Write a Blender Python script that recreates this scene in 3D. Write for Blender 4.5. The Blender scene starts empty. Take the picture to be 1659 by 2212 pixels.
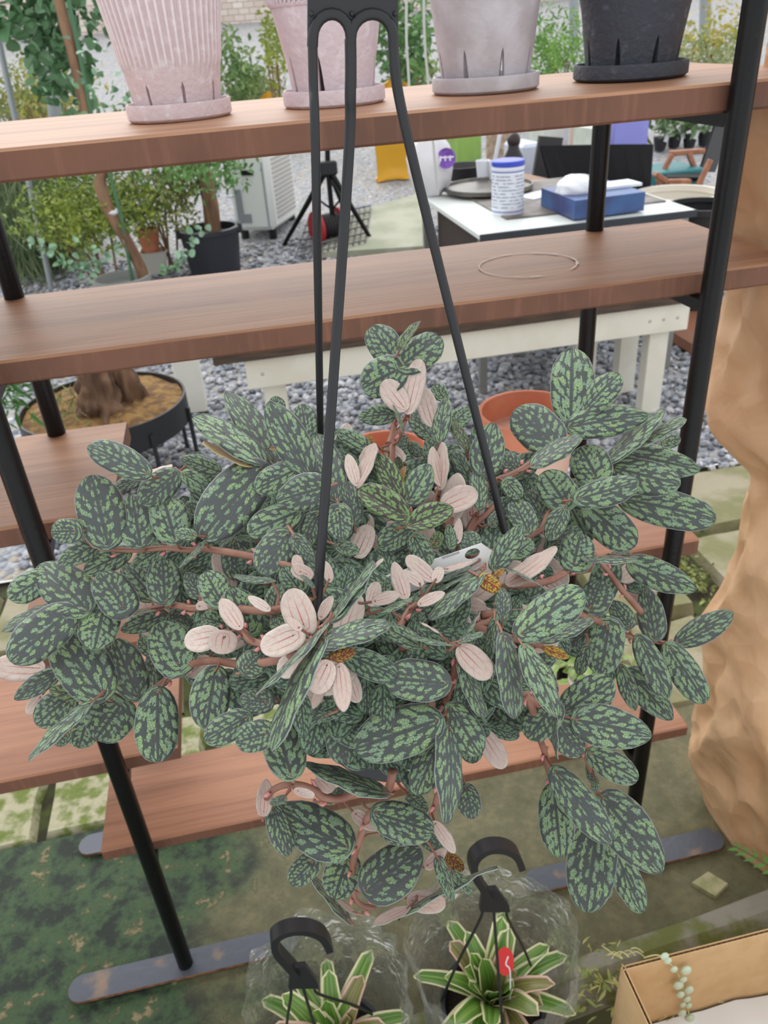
import bpy, math, random
import numpy as np
from mathutils import Vector, Matrix, noise as mnoise

scene = bpy.context.scene
COL = scene.collection
random.seed(7)
rng = np.random.default_rng(7)

# ------------------------------------------------------------------ camera
YAW, PITCH, ROLL, FPX = math.radians(9.407), math.radians(31.393), math.radians(-4.353), 1710.0
CAMH = 1.5
fw = Vector((math.sin(YAW)*math.cos(PITCH), math.cos(YAW)*math.cos(PITCH), -math.sin(PITCH)))
r0 = Vector((math.cos(YAW), -math.sin(YAW), 0))
u0 = r0.cross(fw)
CR = math.cos(ROLL)*r0 + math.sin(ROLL)*u0
CU = -math.sin(ROLL)*r0 + math.cos(ROLL)*u0
CAM = Vector((0, 0, CAMH))
cd = bpy.data.cameras.new('camera')
cam = bpy.data.objects.new('camera', cd); COL.objects.link(cam)
cam.matrix_world = Matrix(((CR.x, CU.x, -fw.x, 0), (CR.y, CU.y, -fw.y, 0), (CR.z, CU.z, -fw.z, CAMH), (0, 0, 0, 1)))
cd.sensor_fit = 'VERTICAL'; cd.sensor_height = 36.0; cd.lens = FPX/2212*36
cd.clip_start = 0.02; cd.clip_end = 200
cd.dof.use_dof = True; cd.dof.focus_distance = 0.50; cd.dof.aperture_fstop = 17.0
scene.camera = cam

# ------------------------------------------------------------------ light
world = bpy.data.worlds.new('overcast'); scene.world = world
world.use_nodes = True
bg = world.node_tree.nodes['Background']
bg.inputs[0].default_value = (0.97, 0.985, 1.0, 1); bg.inputs[1].default_value = 1.1
sd = bpy.data.lights.new('soft_daylight', 'SUN'); sd.energy = 2.4; sd.angle = math.radians(75); sd.color = (1, .985, .96)
sun = bpy.data.objects.new('soft_daylight', sd); COL.objects.link(sun)
sun.rotation_euler = (math.radians(-48), math.radians(-8), 0)
vs = scene.view_settings
vs.view_transform = 'Standard'; vs.look = 'None'; vs.exposure = 0.13; vs.gamma = 1.0; vs.use_curve_mapping = False

# ------------------------------------------------------------------ pixel helpers
def ray(x, y):
    x, y = float(x), float(y)
    return (x-829.5)/FPX*CR - (y-1106.0)/FPX*CU + fw
def AY(x, y, Y):
    Y = float(Y); d = ray(x, y); return CAM + d*(Y/d.y)
def AZ(x, y, z=0.0):
    z = float(z); d = ray(x, y); return CAM + d*((z-CAMH)/d.z)
def axdepth(P):
    return (P-CAM).dot(fw)
def lerp(a, b, t): return a+(b-a)*t
def interp(x, xs, ys): return float(np.interp(x, xs, ys))

# ------------------------------------------------------------------ materials
MATS = {}
def _nodes(name):
    m = bpy.data.materials.new(name); m.use_nodes = True
    nt = m.node_tree; b = nt.nodes['Principled BSDF']
    return m, nt, b
def N(nt, typ, **kw):
    n = nt.nodes.new(typ)
    for k, v in kw.items():
        if k.startswith('i_'):
            key = k[2:]
            n.inputs[int(key) if key.isdigit() else key.replace('_', ' ')].default_value = v
        else: setattr(n, k, v)
    return n
def L(nt, a, b): nt.links.new(a, b)
def math_n(nt, op, a, b=None, c=None):
    n = nt.nodes.new('ShaderNodeMath'); n.operation = op
    for i, v in enumerate((a, b, c)):
        if v is None: continue
        if isinstance(v, (int, float)): n.inputs[i].default_value = v
        else: nt.links.new(v, n.inputs[i])
    return n.outputs[0]
def ss(nt, x, lo, hi):
    n = nt.nodes.new('ShaderNodeMapRange'); n.interpolation_type = 'SMOOTHSTEP'
    nt.links.new(x, n.inputs[0]); n.inputs[1].default_value = lo; n.inputs[2].default_value = hi
    return n.outputs[0]
def mixc(nt, f, a, b):
    n = nt.nodes.new('ShaderNodeMix'); n.data_type = 'RGBA'
    for i, v in ((0, f), (6, a), (7, b)):
        if isinstance(v, (int, float)): n.inputs[i].default_value = v
        elif isinstance(v, tuple): n.inputs[i].default_value = v if len(v) == 4 else (*v, 1)
        else: nt.links.new(v, n.inputs[i])
    return n.outputs[2]
def s2l(r, g, b):
    f = lambda c: (c/255/12.92) if c/255 <= .04045 else ((c/255+.055)/1.055)**2.4
    return (f(r), f(g), f(b))
def mat(name, col, rough=.6, metal=0.0, spec=.5, col2=None, nscale=20, ndetail=5, lo=.35, hi=.65, bump=0, bscale=None, stretch=None, trans=0, alpha=1):
    if name in MATS: return MATS[name]
    m, nt, b = _nodes(name)
    b.inputs['Roughness'].default_value = rough; b.inputs['Metallic'].default_value = metal
    b.inputs['Specular IOR Level'].default_value = spec
    b.inputs['Base Color'].default_value = (*col, 1)
    if col2 or bump:
        tc = N(nt, 'ShaderNodeTexCoord'); v = tc.outputs['Object']
        if stretch:
            mp = N(nt, 'ShaderNodeMapping'); mp.inputs['Scale'].default_value = stretch; L(nt, v, mp.inputs[0]); v = mp.outputs[0]
        if col2:
            n = N(nt, 'ShaderNodeTexNoise', i_Scale=nscale, i_Detail=ndetail); L(nt, v, n.inputs['Vector'])
            L(nt, mixc(nt, ss(nt, n.outputs[0], lo, hi), col, col2), b.inputs['Base Color'])
        if bump:
            n2 = N(nt, 'ShaderNodeTexNoise', i_Scale=bscale or nscale, i_Detail=6.0); L(nt, v, n2.inputs['Vector'])
            bp = N(nt, 'ShaderNodeBump', i_Strength=bump, i_Distance=.01); L(nt, n2.outputs[0], bp.inputs['Height']); L(nt, bp.outputs[0], b.inputs['Normal'])
    if trans:
        b.inputs['Transmission Weight'].default_value = trans
    MATS[name] = m
    return m

# ------------------------------------------------------------------ mesh helpers
ORG = {}
class MB:
    def __init__(s): s.v = []; s.f = []; s.m = []
    def add(s, verts, faces, mi=0):
        o = len(s.v); s.v += [tuple(p) for p in verts]
        for f in faces: s.f.append(tuple(i+o for i in f)); s.m.append(mi)
        return s
    def box(s, c, size, rot=None, mi=0, bev=0.0):
        hx, hy, hz = size[0]/2, size[1]/2, size[2]/2
        c = Vector(c)
        b = min(bev, hx*.9, hy*.9, hz*.9)
        if b <= 0:
            P = [Vector((x*hx, y*hy, z*hz)) for x in (-1, 1) for y in (-1, 1) for z in (-1, 1)]
            F = [(0, 1, 3, 2), (4, 6, 7, 5), (0, 4, 5, 1), (2, 3, 7, 6), (0, 2, 6, 4), (1, 5, 7, 3)]
        else:
            P = []; F = []; idx = {}
            for x in (-1, 1):
                for y in (-1, 1):
                    for z in (-1, 1):
                        for ax in range(3):
                            p = [x*(hx-b), y*(hy-b), z*(hz-b)]; p[ax] = (x*hx, y*hy, z*hz)[ax]
                            idx[(x, y, z, ax)] = len(P); P.append(Vector(p))
            q = lambda *k: F.append(tuple(idx[i] for i in k))
            for sg in (-1, 1):
                A = [(sg, -1, -1), (sg, 1, -1), (sg, 1, 1), (sg, -1, 1)]
                q(*[(a[0], a[1], a[2], 0) for a in (A if sg > 0 else A[::-1])])
                A = [(1, sg, -1), (-1, sg, -1), (-1, sg, 1), (1, sg, 1)]
                q(*[(a[0], a[1], a[2], 1) for a in (A if sg > 0 else A[::-1])])
                A = [(-1, -1, sg), (1, -1, sg), (1, 1, sg), (-1, 1, sg)]
                q(*[(a[0], a[1], a[2], 2) for a in (A if sg > 0 else A[::-1])])
            for y in (-1, 1):
                for z in (-1, 1): q((-1, y, z, 1), (1, y, z, 1), (1, y, z, 2), (-1, y, z, 2))
            for x in (-1, 1):
                for z in (-1, 1): q((x, -1, z, 0), (x, 1, z, 0), (x, 1, z, 2), (x, -1, z, 2))
            for x in (-1, 1):
                for y in (-1, 1): q((x, y, -1, 0), (x, y, 1, 0), (x, y, 1, 1), (x, y, -1, 1))
            for x in (-1, 1):
                for y in (-1, 1):
                    for z in (-1, 1): q((x, y, z, 0), (x, y, z, 1), (x, y, z, 2))
        if rot is not None: P = [rot @ p for p in P]
        return s.add([c+p for p in P], F, mi)
    def beam(s, a, b, w, h, mi=0, up=(0, 0, 1), bev=0):
        a, b = Vector(a), Vector(b); d = (b-a); l = d.length; d.normalize()
        x = d.cross(Vector(up))
        if x.length < 1e-4: x = Vector((1, 0, 0))
        x.normalize(); z = x.cross(d)
        rot = Matrix((x, d, z)).transposed()
        return s.box((a+b)/2, (w, l, h), rot, mi, bev)
    def tube(s, pts, r, n=8, mi=0, caps=True):
        pts = [Vector(p) for p in pts]; k = len(pts)
        if isinstance(r, (int, float)): r = [r]*k
        V = []; F = []; prev = None
        for i, p in enumerate(pts):
            t = (pts[min(i+1, k-1)]-pts[max(i-1, 0)])
            if t.length < 1e-9: t = Vector((0, 0, 1))
            t.normalize()
            if prev is None:
                x = t.cross(Vector((0, 0, 1)) if abs(t.z) < .9 else Vector((1, 0, 0))); x.normalize()
            else:
                x = prev - t*prev.dot(t)
                if x.length < 1e-6: x = t.orthogonal()
                x.normalize()
            prev = x; y = t.cross(x)
            for j in range(n):
                a = 2*math.pi*j/n; V.append(p+(x*math.cos(a)+y*math.sin(a))*r[i])
        for i in range(k-1):
            for j in range(n):
                F.append((i*n+j, i*n+(j+1) % n, (i+1)*n+(j+1) % n, (i+1)*n+j))
        if caps:
            F.append(tuple(range(n-1, -1, -1))); F.append(tuple((k-1)*n+j for j in range(n)))
        return s.add(V, F, mi)
    def lathe(s, prof, c, n=32, mi=0, fn=None, closed=False):
        c = Vector(c); V = []; F = []; k = len(prof)
        for i, (r, z) in enumerate(prof):
            for j in range(n):
                a = 2*math.pi*j/n; rr = r if fn is None else fn(r, z, a)
                V.append(c+Vector((rr*math.cos(a), rr*math.sin(a), z)))
        for i in range(k-1):
            for j in range(n): F.append((i*n+j, i*n+(j+1) % n, (i+1)*n+(j+1) % n, (i+1)*n+j))
        if prof[0][0] > 1e-5: F.append(tuple(range(n-1, -1, -1)))
        if prof[-1][0] > 1e-5 and not closed: F.append(tuple((k-1)*n+j for j in range(n)))
        return s.add(V, F, mi)
    def ball(s, c, r, n=10, m=7, mi=0, fn=None):
        if isinstance(r, (int, float)): r = (r, r, r)
        c = Vector(c); V = []; F = []
        for i in range(m+1):
            th = math.pi*i/m
            for j in range(n):
                a = 2*math.pi*j/n
                d = Vector((math.sin(th)*math.cos(a), math.sin(th)*math.sin(a), math.cos(th)))
                k = 1 if fn is None else fn(d)
                V.append(c+Vector((d.x*r[0], d.y*r[1], d.z*r[2]))*k)
        for i in range(m):
            for j in range(n): F.append((i*n+j, (i+1)*n+j, (i+1)*n+(j+1) % n, i*n+(j+1) % n))
        return s.add(V, F, mi)
    def grid(s, P, mi=0, flip=False):
        R = len(P); C = len(P[0]); V = [p for row in P for p in row]; F = []
        for i in range(R-1):
            for j in range(C-1):
                q = (i*C+j, i*C+j+1, (i+1)*C+j+1, (i+1)*C+j)
                F.append(q[::-1] if flip else q)
        return s.add(V, F, mi)
    def build(s, name, mats, parent=None, smooth=False, org=None):
        if not isinstance(mats, (list, tuple)): mats = [mats]
        if parent is not None: o0 = ORG[parent.name]
        else: o0 = Vector(org) if org is not None else Vector((0, 0, 0))
        me = bpy.data.meshes.new(name)
        me.from_pydata([(p[0]-o0.x, p[1]-o0.y, p[2]-o0.z) for p in s.v], [], s.f)
        for m in mats: me.materials.append(m)
        if len(mats) > 1: me.polygons.foreach_set('material_index', s.m)
        if smooth:
            me.polygons.foreach_set('use_smooth', [True]*len(me.polygons))
            if smooth != 'all': me.set_sharp_from_angle(angle=math.radians(38))
        me.update()
        o = bpy.data.objects.new(name, me); COL.objects.link(o)
        if parent is not None: o.parent = parent
        else: o.location = o0
        ORG[o.name] = o0
        if getattr(s, 'stuff', False): o['kind'] = 'stuff'
        return o
def tag(o, label, cat, group=None, kind=None):
    o['label'] = label; o['category'] = cat
    if group: o['group'] = group
    if kind: o['kind'] = kind
    return o
def struct(o):
    o['kind'] = 'structure'; return o
def empty(name, loc, label=None, cat=None, group=None):
    o = bpy.data.objects.new(name, None); COL.objects.link(o); o.location = loc; o.empty_display_size = .02
    ORG[o.name] = Vector(loc)
    if label: tag(o, label, cat, group)
    return o
def spline(pts, n=6):
    pts = [Vector(p) for p in pts]; out = []
    for i in range(len(pts)-1):
        p0 = pts[max(i-1, 0)]; p1 = pts[i]; p2 = pts[i+1]; p3 = pts[min(i+2, len(pts)-1)]
        for k in range(n):
            t = k/n
            out.append(.5*((2*p1)+(p2-p0)*t+(2*p0-5*p1+4*p2-p3)*t*t+(3*p1-p0-3*p2+p3)*t**3))
    out.append(pts[-1]); return out
def scatter_leaves(centers, size, normal_up=.4, ratio=.55, rounder=False, dirs=None, droop=0.0, var=.35):
    """folded leaf blades at given points -> MB"""
    n = len(centers); C = np.array(centers)
    if dirs is None:
        d = rng.normal(size=(n, 3)); d[:, 2] -= droop
    else: d = np.array(dirs)+rng.normal(size=(n, 3))*.35
    d /= np.linalg.norm(d, axis=1)[:, None]
    nn = rng.normal(size=(n, 3)); nn[:, 2] += normal_up*3
    x = np.cross(d, nn); x /= np.linalg.norm(x, axis=1)[:, None]+1e-9
    z = np.cross(x, d)
    s = size*(1+rng.uniform(-var, var, n))[:, None]; w = s*ratio
    if rounder:
        prof = [(0, 0, 0), (.45, .2, .1), (.5, .6, .12), (.25, .92, .05), (0, 1, 0), (-.25, .92, .05), (-.5, .6, .12), (-.45, .2, .1)]
    else:
        prof = [(0, 0, 0), (.42, .35, .1), (.3, .7, .06), (0, 1, -.05), (-.3, .7, .06), (-.42, .35, .1)]
    k = len(prof); V = np.zeros((n, k, 3))
    for i, (px, py, pz) in enumerate(prof):
        V[:, i] = C + x*w*px + d*s*py + z*w*pz*1.8
    m = MB(); m.v = V.reshape(-1, 3).tolist()
    h = k//2
    for i in range(n):
        o = i*k
        m.f.append(tuple(o+j for j in range(0, h+1))); m.f.append(tuple([o]+[o+j for j in range(h, k)]))
    m.m = [0]*len(m.f); m.stuff = True
    return m
# ------------------------------------------------------------------ structure: ground
def moss_concrete():
    m, nt, b = _nodes('moss_concrete')
    tc = N(nt, 'ShaderNodeTexCoord'); v = tc.outputs['Object']
    n1 = N(nt, 'ShaderNodeTexNoise', i_Scale=2.3, i_Detail=4.0); L(nt, v, n1.inputs['Vector'])
    n2 = N(nt, 'ShaderNodeTexNoise', i_Scale=17.0, i_Detail=10.0, i_Roughness=.7); L(nt, v, n2.inputs['Vector'])
    n3 = N(nt, 'ShaderNodeTexNoise', i_Scale=60.0, i_Detail=6.0); L(nt, v, n3.inputs['Vector'])
    sp = N(nt, 'ShaderNodeSeparateXYZ'); L(nt, v, sp.inputs[0])
    base = mixc(nt, ss(nt, n2.outputs[0], .35, .62), s2l(86, 84, 58), s2l(116, 110, 80))
    base = mixc(nt, ss(nt, n3.outputs[0], .35, .75), base, s2l(96, 96, 70))
    # greener and peeling towards the wet left end
    wet = math_n(nt, 'ADD', math_n(nt, 'MULTIPLY', ss(nt, sp.outputs[0], .25, -.55), .34), n1.outputs[0])
    green = mixc(nt, ss(nt, n2.outputs[0], .40, .56), s2l(30, 40, 32), s2l(60, 84, 52))
    c = mixc(nt, ss(nt, wet, .60, .74), base, green)
    peel = ss(nt, math_n(nt, 'ADD', n2.outputs[0], math_n(nt, 'MULTIPLY', n3.outputs[0], .25)), .70, .76)
    peel = math_n(nt, 'MULTIPLY', peel, ss(nt, wet, .55, .75))
    c = mixc(nt, peel, c, s2l(132, 122, 90))
    L(nt, c, b.inputs['Base Color'])
    b.inputs['Roughness'].default_value = .75
    bp = N(nt, 'ShaderNodeBump', i_Strength=.6, i_Distance=.01)
    L(nt, math_n(nt, 'ADD', n2.outputs[0], peel), bp.inputs['Height']); L(nt, bp.outputs[0], b.inputs['Normal'])
    return m
M_moss = moss_concrete()
m = MB()
g = []
for i in range(15):
    row = []
    for j in range(60):
        x = -2.2+j*.075; y0 = .77+.083*(min(x, 1.4)-.839); y = y0+i*(1.28-y0)/14
        row.append((x, y, .004*mnoise.noise(Vector((x*6, y*6, 0)))-.002))
    g.append(row)
m.grid(g)
struct(m.build('floor', M_moss, smooth=True))

# kerb lip and the channel in front of it
M_kerb = mat('kerb_concrete', s2l(142, 140, 128), .85, col2=s2l(104, 112, 60), nscale=16, lo=.42, hi=.62, bump=.5, bscale=50)
M_chan = mat('channel_concrete', s2l(62, 60, 48), .8, col2=s2l(84, 86, 52), nscale=7, bump=.5, bscale=30)
prof = [(.785, .0), (.778, .016), (.745, .018), (.735, .008), (.728, -.03), (.722, -.075)]
P = []
for i in range(60):
    x = -2.2+i*.075; P.append([(x, y+.083*(min(x, 1.4)-.839)+.004+.004*mnoise.noise(Vector((x*5, y*30, 3))), z+.004*mnoise.noise(Vector((x*9, y*30, 8)))) for y, z in prof])
struct(MB().grid(P).build('kerb', M_kerb, smooth=True))
P = [[(-2.2+i*.2, .84-.1*j, -.075) for j in range(12)] for i in range(26)]
struct(MB().grid(P).build('floor_channel', M_chan))

# paving stones behind the rack
M_under = mat('soil_bed', s2l(48, 42, 30), .95, col2=s2l(72, 82, 40), nscale=14, bump=.6, bscale=40)
struct(MB().grid([[(-3.2, 1.275, -.03), (4.6, 1.275, -.03)], [(-3.2, 2.42, -.03), (4.6, 2.42, -.03)]]).build('floor_paving_bed', M_under))
pav = empty('floor_paving', (0, 1.8, 0)); struct(pav)
M_pav = mat('mossy_stone', s2l(160, 152, 130), .85, col2=s2l(122, 122, 84), nscale=6, lo=.36, hi=.62, bump=.7, bscale=26)
M_pav2 = mat('mossy_stone_wet', s2l(170, 166, 138), .85, col2=s2l(106, 120, 56), nscale=24, ndetail=10, lo=.42, hi=.60, bump=.8, bscale=34)
def stone(x0, x1, y0, y1, h, mt):
    nx, ny = 7, 6; P = []
    for i in range(ny):
        row = []
        for j in range(nx):
            u, v = j/(nx-1), i/(ny-1)
            x = lerp(x0, x1, u); y = lerp(y0, y1, v); z = h
            e = min(u, 1-u, v, 1-v)
            nz = mnoise.noise(Vector((x*9, y*9, h*50)))
            if e == 0: z = -.03
            x += .012*mnoise.noise(Vector((x*14, y*14, 2))); y += .012*mnoise.noise(Vector((x*14, y*14, 7)))
            row.append((x, y, z+(.006*nz if e > 0 else 0)))
        P.append(row)
    # pull the second ring out so that the edges stay steep
    for i in range(ny):
        for j in range(nx):
            x, y, z = P[i][j]
            if j == 1: x = lerp(P[i][0][0], x, .18)
            if j == nx-2: x = lerp(P[i][nx-1][0], x, .18)
            if i == 1: y = lerp(P[0][j][1], y, .18)
            if i == ny-2: y = lerp(P[ny-1][j][1], y, .18)
            P[i][j] = (x, y, z)
    MB().grid(P).build('paver', mt, pav, smooth=True)
rows = [(1.285, 1.60, [-1.9, -1.32, -.985, -.635, -.24, .16, .52, .86, 1.16, 1.6, 2.0]),
        (1.625, 1.96, [-1.7, -1.15, -.75, -.3, .1, .5, .9, 1.19, 1.30, 1.62, 2.1]),
        (1.985, 2.33, [-1.9, -1.4, -.9, -.5, 0, .35, .75, 1.05, 1.42, 1.82, 2.3])]
for ri, (y0, y1, xs) in enumerate(rows):
    for a, b_ in zip(xs[:-1], xs[1:]):
        if ri == 1 and abs(a-1.19) < .01: continue      # the open gap with weeds
        gp = random.uniform(.008, .02)
        stone(a+gp, b_-gp, y0+random.uniform(-.01, .01), y1+random.uniform(-.012, .012), random.uniform(-.004, .010), M_pav2 if (ri == 0 and a < -.2) else M_pav)
# small weeds in the gap
pts = [(1.245+rng.normal()*.03, 1.80+rng.normal()*.08, rng.uniform(-.02, .02)) for _ in range(160)]
o = scatter_leaves(pts, .022, 1.0, .6).build('weeds', mat('weed_leaf', s2l(150, 160, 92), .7, col2=s2l(94, 104, 60), nscale=30), org=(1.245, 1.8, 0))
tag(o, 'small pale weeds growing in the open gap between paving stones', 'weeds', kind='stuff')

# gravel yard
def gravel_mat(name, sc):
    m, nt, b = _nodes(name)
    tc = N(nt, 'ShaderNodeTexCoord')
    vo = N(nt, 'ShaderNodeTexVoronoi', i_Scale=sc); L(nt, tc.outputs['Object'], vo.inputs['Vector'])
    cr = N(nt, 'ShaderNodeValToRGB'); e = cr.color_ramp
    e.elements[0].position = 0; e.elements[0].color = (*s2l(128, 132, 140), 1)
    e.elements[1].position = 1; e.elements[1].color = (*s2l(216, 217, 222), 1)
    x = e.elements.new(.5); x.color = (*s2l(176, 180, 188), 1)
    x = e.elements.new(.93); x.color = (*s2l(176, 164, 146), 1)
    sep = N(nt, 'ShaderNodeSeparateColor'); L(nt, vo.outputs['Color'], sep.inputs[0])
    L(nt, sep.outputs[0], cr.inputs[0]); L(nt, cr.outputs[0], b.inputs['Base Color'])
    b.inputs['Roughness'].default_value = .8
    bp = N(nt, 'ShaderNodeBump', i_Strength=.9, i_Distance=.02, invert=True); L(nt, vo.outputs['Distance'], bp.inputs['Height']); L(nt, bp.outputs[0], b.inputs['Normal'])
    return m
M_grav = gravel_mat('gravel_bed', 42)
def gz(Y): return .11*max(0.0, Y-3.8)
def AG(x, y):
    P = AZ(x, y, 0)
    for _ in range(40): P = AZ(x, y, .5*P.z+.5*gz(P.y))
    return P
FG = struct(MB().grid([[(-14, Y, gz(Y)-.012), (20, Y, gz(Y)-.012)] for Y in (2.40, 3.0, 3.8, 6, 9, 14, 22)]).build('floor_gravel', M_grav))
def pebbles():
    t = (1+5**.5)/2
    I = np.array([(-1, t, 0), (1, t, 0), (-1, -t, 0), (1, -t, 0), (0, -1, t), (0, 1, t), (0, -1, -t), (0, 1, -t), (t, 0, -1), (t, 0, 1), (-t, 0, -1), (-t, 0, 1)], float)/1.9
    Fi = np.array([(0, 11, 5), (0, 5, 1), (0, 1, 7), (0, 7, 10), (0, 10, 11), (1, 5, 9), (5, 11, 4), (11, 10, 2), (10, 7, 6), (7, 1, 8), (3, 9, 4), (3, 4, 2), (3, 2, 6), (3, 6, 8), (3, 8, 9), (4, 9, 5), (2, 4, 11), (6, 2, 10), (8, 6, 7), (9, 8, 1)])
    n = 16000
    Y = 2.36+rng.uniform(0, 1, n)**1.25*3.6; X = rng.uniform(-.85, 1, n)
    X = np.where(rng.uniform(size=n) < .5, rng.uniform(-.9, .95, n), rng.uniform(.2, 2.4, n))*(Y/2.6)**.6
    s = rng.uniform(.009, .021, n)
    D = I[None]*(1+rng.uniform(-.25, .25, (n, 12, 1)))
    sc = s[:, None]*np.stack([rng.uniform(.7, 1.35, n), rng.uniform(.7, 1.35, n), rng.uniform(.55, .9, n)], 1)
    a = rng.uniform(0, 6.28, n); V = D*sc[:, None, :]
    x = V[:, :, 0]*np.cos(a)[:, None]-V[:, :, 1]*np.sin(a)[:, None]; y = V[:, :, 0]*np.sin(a)[:, None]+V[:, :, 1]*np.cos(a)[:, None]
    V = np.stack([x+X[:, None], y+Y[:, None], V[:, :, 2]+(s*.35-.008+.11*np.maximum(0, Y-3.8))[:, None]], 2).reshape(-1, 3)
    F = (Fi[None]+(np.arange(n)*12)[:, None, None]).reshape(-1, 3)
    me = bpy.data.meshes.new('gravel'); me.from_pydata(V.tolist(), [], F.tolist())
    tones = rng.integers(0, 4, n); me.polygons.foreach_set('material_index', np.repeat(tones, 20).tolist())
    for nm, c in (('pebble_grey', s2l(168, 171, 178)), ('pebble_dark', s2l(124, 128, 136)), ('pebble_pale', s2l(206, 207, 212)), ('pebble_blue', s2l(174, 179, 190))):
        me.materials.append(mat(nm, c, .8, col2=tuple(k*.7 for k in c), nscale=60))
    o = bpy.data.objects.new('gravel', me); COL.objects.link(o); o.parent = FG; o['kind'] = 'stuff'
pebbles()

# far wall and the pale stone house front closing the yard
def brick_far():
    m, nt, b = _nodes('pale_block_wall')
    tc = N(nt, 'ShaderNodeTexCoord'); mp = N(nt, 'ShaderNodeMapping'); mp.inputs['Rotation'].default_value = (math.radians(90), 0, 0)
    L(nt, tc.outputs['Object'], mp.inputs[0])
    br = N(nt, 'ShaderNodeTexBrick', i_Scale=2.2); L(nt, mp.outputs[0], br.inputs['Vector'])
    br.inputs['Color1'].default_value = (*s2l(236, 226, 216), 1); br.inputs['Color2'].default_value = (*s2l(214, 198, 186), 1); br.inputs['Mortar'].default_value = (*s2l(176, 164, 156), 1)
    L(nt, br.outputs[0], b.inputs['Base Color']); b.inputs['Roughness'].default_value = .8
    return m
w = MB(); w.box((2, 20.2, 2.2), (44, .3, 1.9)); struct(w.build('wall_back', brick_far()))
# ------------------------------------------------------------------ rack
def wood_mat(name, a, b_, c):
    m, nt, bs = _nodes(name)
    tc = N(nt, 'ShaderNodeTexCoord'); oi = N(nt, 'ShaderNodeObjectInfo')
    ad = N(nt, 'ShaderNodeVectorMath', operation='ADD'); L(nt, tc.outputs['Object'], ad.inputs[0])
    cb = N(nt, 'ShaderNodeCombineXYZ'); L(nt, math_n(nt, 'MULTIPLY', oi.outputs['Random'], 37.0), cb.inputs[0]); L(nt, cb.outputs[0], ad.inputs[1])
    mp = N(nt, 'ShaderNodeMapping'); mp.inputs['Scale'].default_value = (1.1, 13, 13); L(nt, ad.outputs[0], mp.inputs[0])
    n1 = N(nt, 'ShaderNodeTexNoise', i_Scale=1.6, i_Detail=6.0, i_Roughness=.6, i_Distortion=.6); L(nt, mp.outputs[0], n1.inputs['Vector'])
    mp2 = N(nt, 'ShaderNodeMapping'); mp2.inputs['Scale'].default_value = (4, 160, 160); L(nt, ad.outputs[0], mp2.inputs[0])
    n2 = N(nt, 'ShaderNodeTexNoise', i_Scale=1.0, i_Detail=3.0); L(nt, mp2.outputs[0], n2.inputs['Vector'])
    n3 = N(nt, 'ShaderNodeTexNoise', i_Scale=7.0, i_Detail=3.0); L(nt, ad.outputs[0], n3.inputs['Vector'])
    c1 = mixc(nt, ss(nt, n1.outputs[0], .3, .68), a, b_)
    c1 = mixc(nt, math_n(nt, 'MULTIPLY', ss(nt, n2.outputs[0], .5, .8), .45), c1, c)
    c1 = mixc(nt, math_n(nt, 'MULTIPLY', ss(nt, n3.outputs[0], .55, .75), .5), c1, s2l(178, 122, 94))
    L(nt, c1, bs.inputs['Base Color']); bs.inputs['Roughness'].default_value = .5; bs.inputs['Specular IOR Level'].default_value = .4
    bp = N(nt, 'ShaderNodeBump', i_Strength=.18, i_Distance=.004); L(nt, n2.outputs[0], bp.inputs['Height']); L(nt, bp.outputs[0], bs.inputs['Normal'])
    return m
M_wood = wood_mat('stained_pine', s2l(144, 102, 76), s2l(175, 131, 100), s2l(114, 78, 58))
M_wood_red = wood_mat('stained_pine_fresh', s2l(152, 104, 78), s2l(180, 128, 98), s2l(122, 80, 60))
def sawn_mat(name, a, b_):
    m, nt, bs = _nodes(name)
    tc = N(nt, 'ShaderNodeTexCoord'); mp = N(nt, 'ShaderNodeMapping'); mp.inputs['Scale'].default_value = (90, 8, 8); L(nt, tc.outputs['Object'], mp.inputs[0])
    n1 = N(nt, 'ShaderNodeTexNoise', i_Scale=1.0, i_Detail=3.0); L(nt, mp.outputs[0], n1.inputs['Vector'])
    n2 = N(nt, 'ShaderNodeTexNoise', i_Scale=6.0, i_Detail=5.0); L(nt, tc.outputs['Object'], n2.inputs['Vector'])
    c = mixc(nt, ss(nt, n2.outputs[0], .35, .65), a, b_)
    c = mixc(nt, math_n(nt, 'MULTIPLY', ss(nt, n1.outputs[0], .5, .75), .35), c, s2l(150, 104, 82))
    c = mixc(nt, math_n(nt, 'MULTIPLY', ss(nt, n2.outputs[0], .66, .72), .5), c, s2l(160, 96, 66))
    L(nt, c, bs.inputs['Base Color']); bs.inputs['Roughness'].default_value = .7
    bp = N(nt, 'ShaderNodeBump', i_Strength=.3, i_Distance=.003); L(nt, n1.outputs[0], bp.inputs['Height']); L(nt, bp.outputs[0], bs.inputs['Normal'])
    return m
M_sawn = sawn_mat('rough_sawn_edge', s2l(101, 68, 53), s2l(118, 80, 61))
M_rust = mat('rust', s2l(150, 100, 66), .8, col2=s2l(96, 62, 44), nscale=60)
M_steel = mat('black_steel', s2l(10, 11, 13), .34, .0, .3, col2=s2l(26, 26, 28), nscale=90, lo=.6, hi=.8, bump=.06, bscale=200)
M_flat = mat('blued_flat_bar', s2l(84, 88, 98), .5, .2, .5, col2=s2l(132, 112, 96), nscale=16, ndetail=8, lo=.56, hi=.72, bump=.1, bscale=60)

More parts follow.
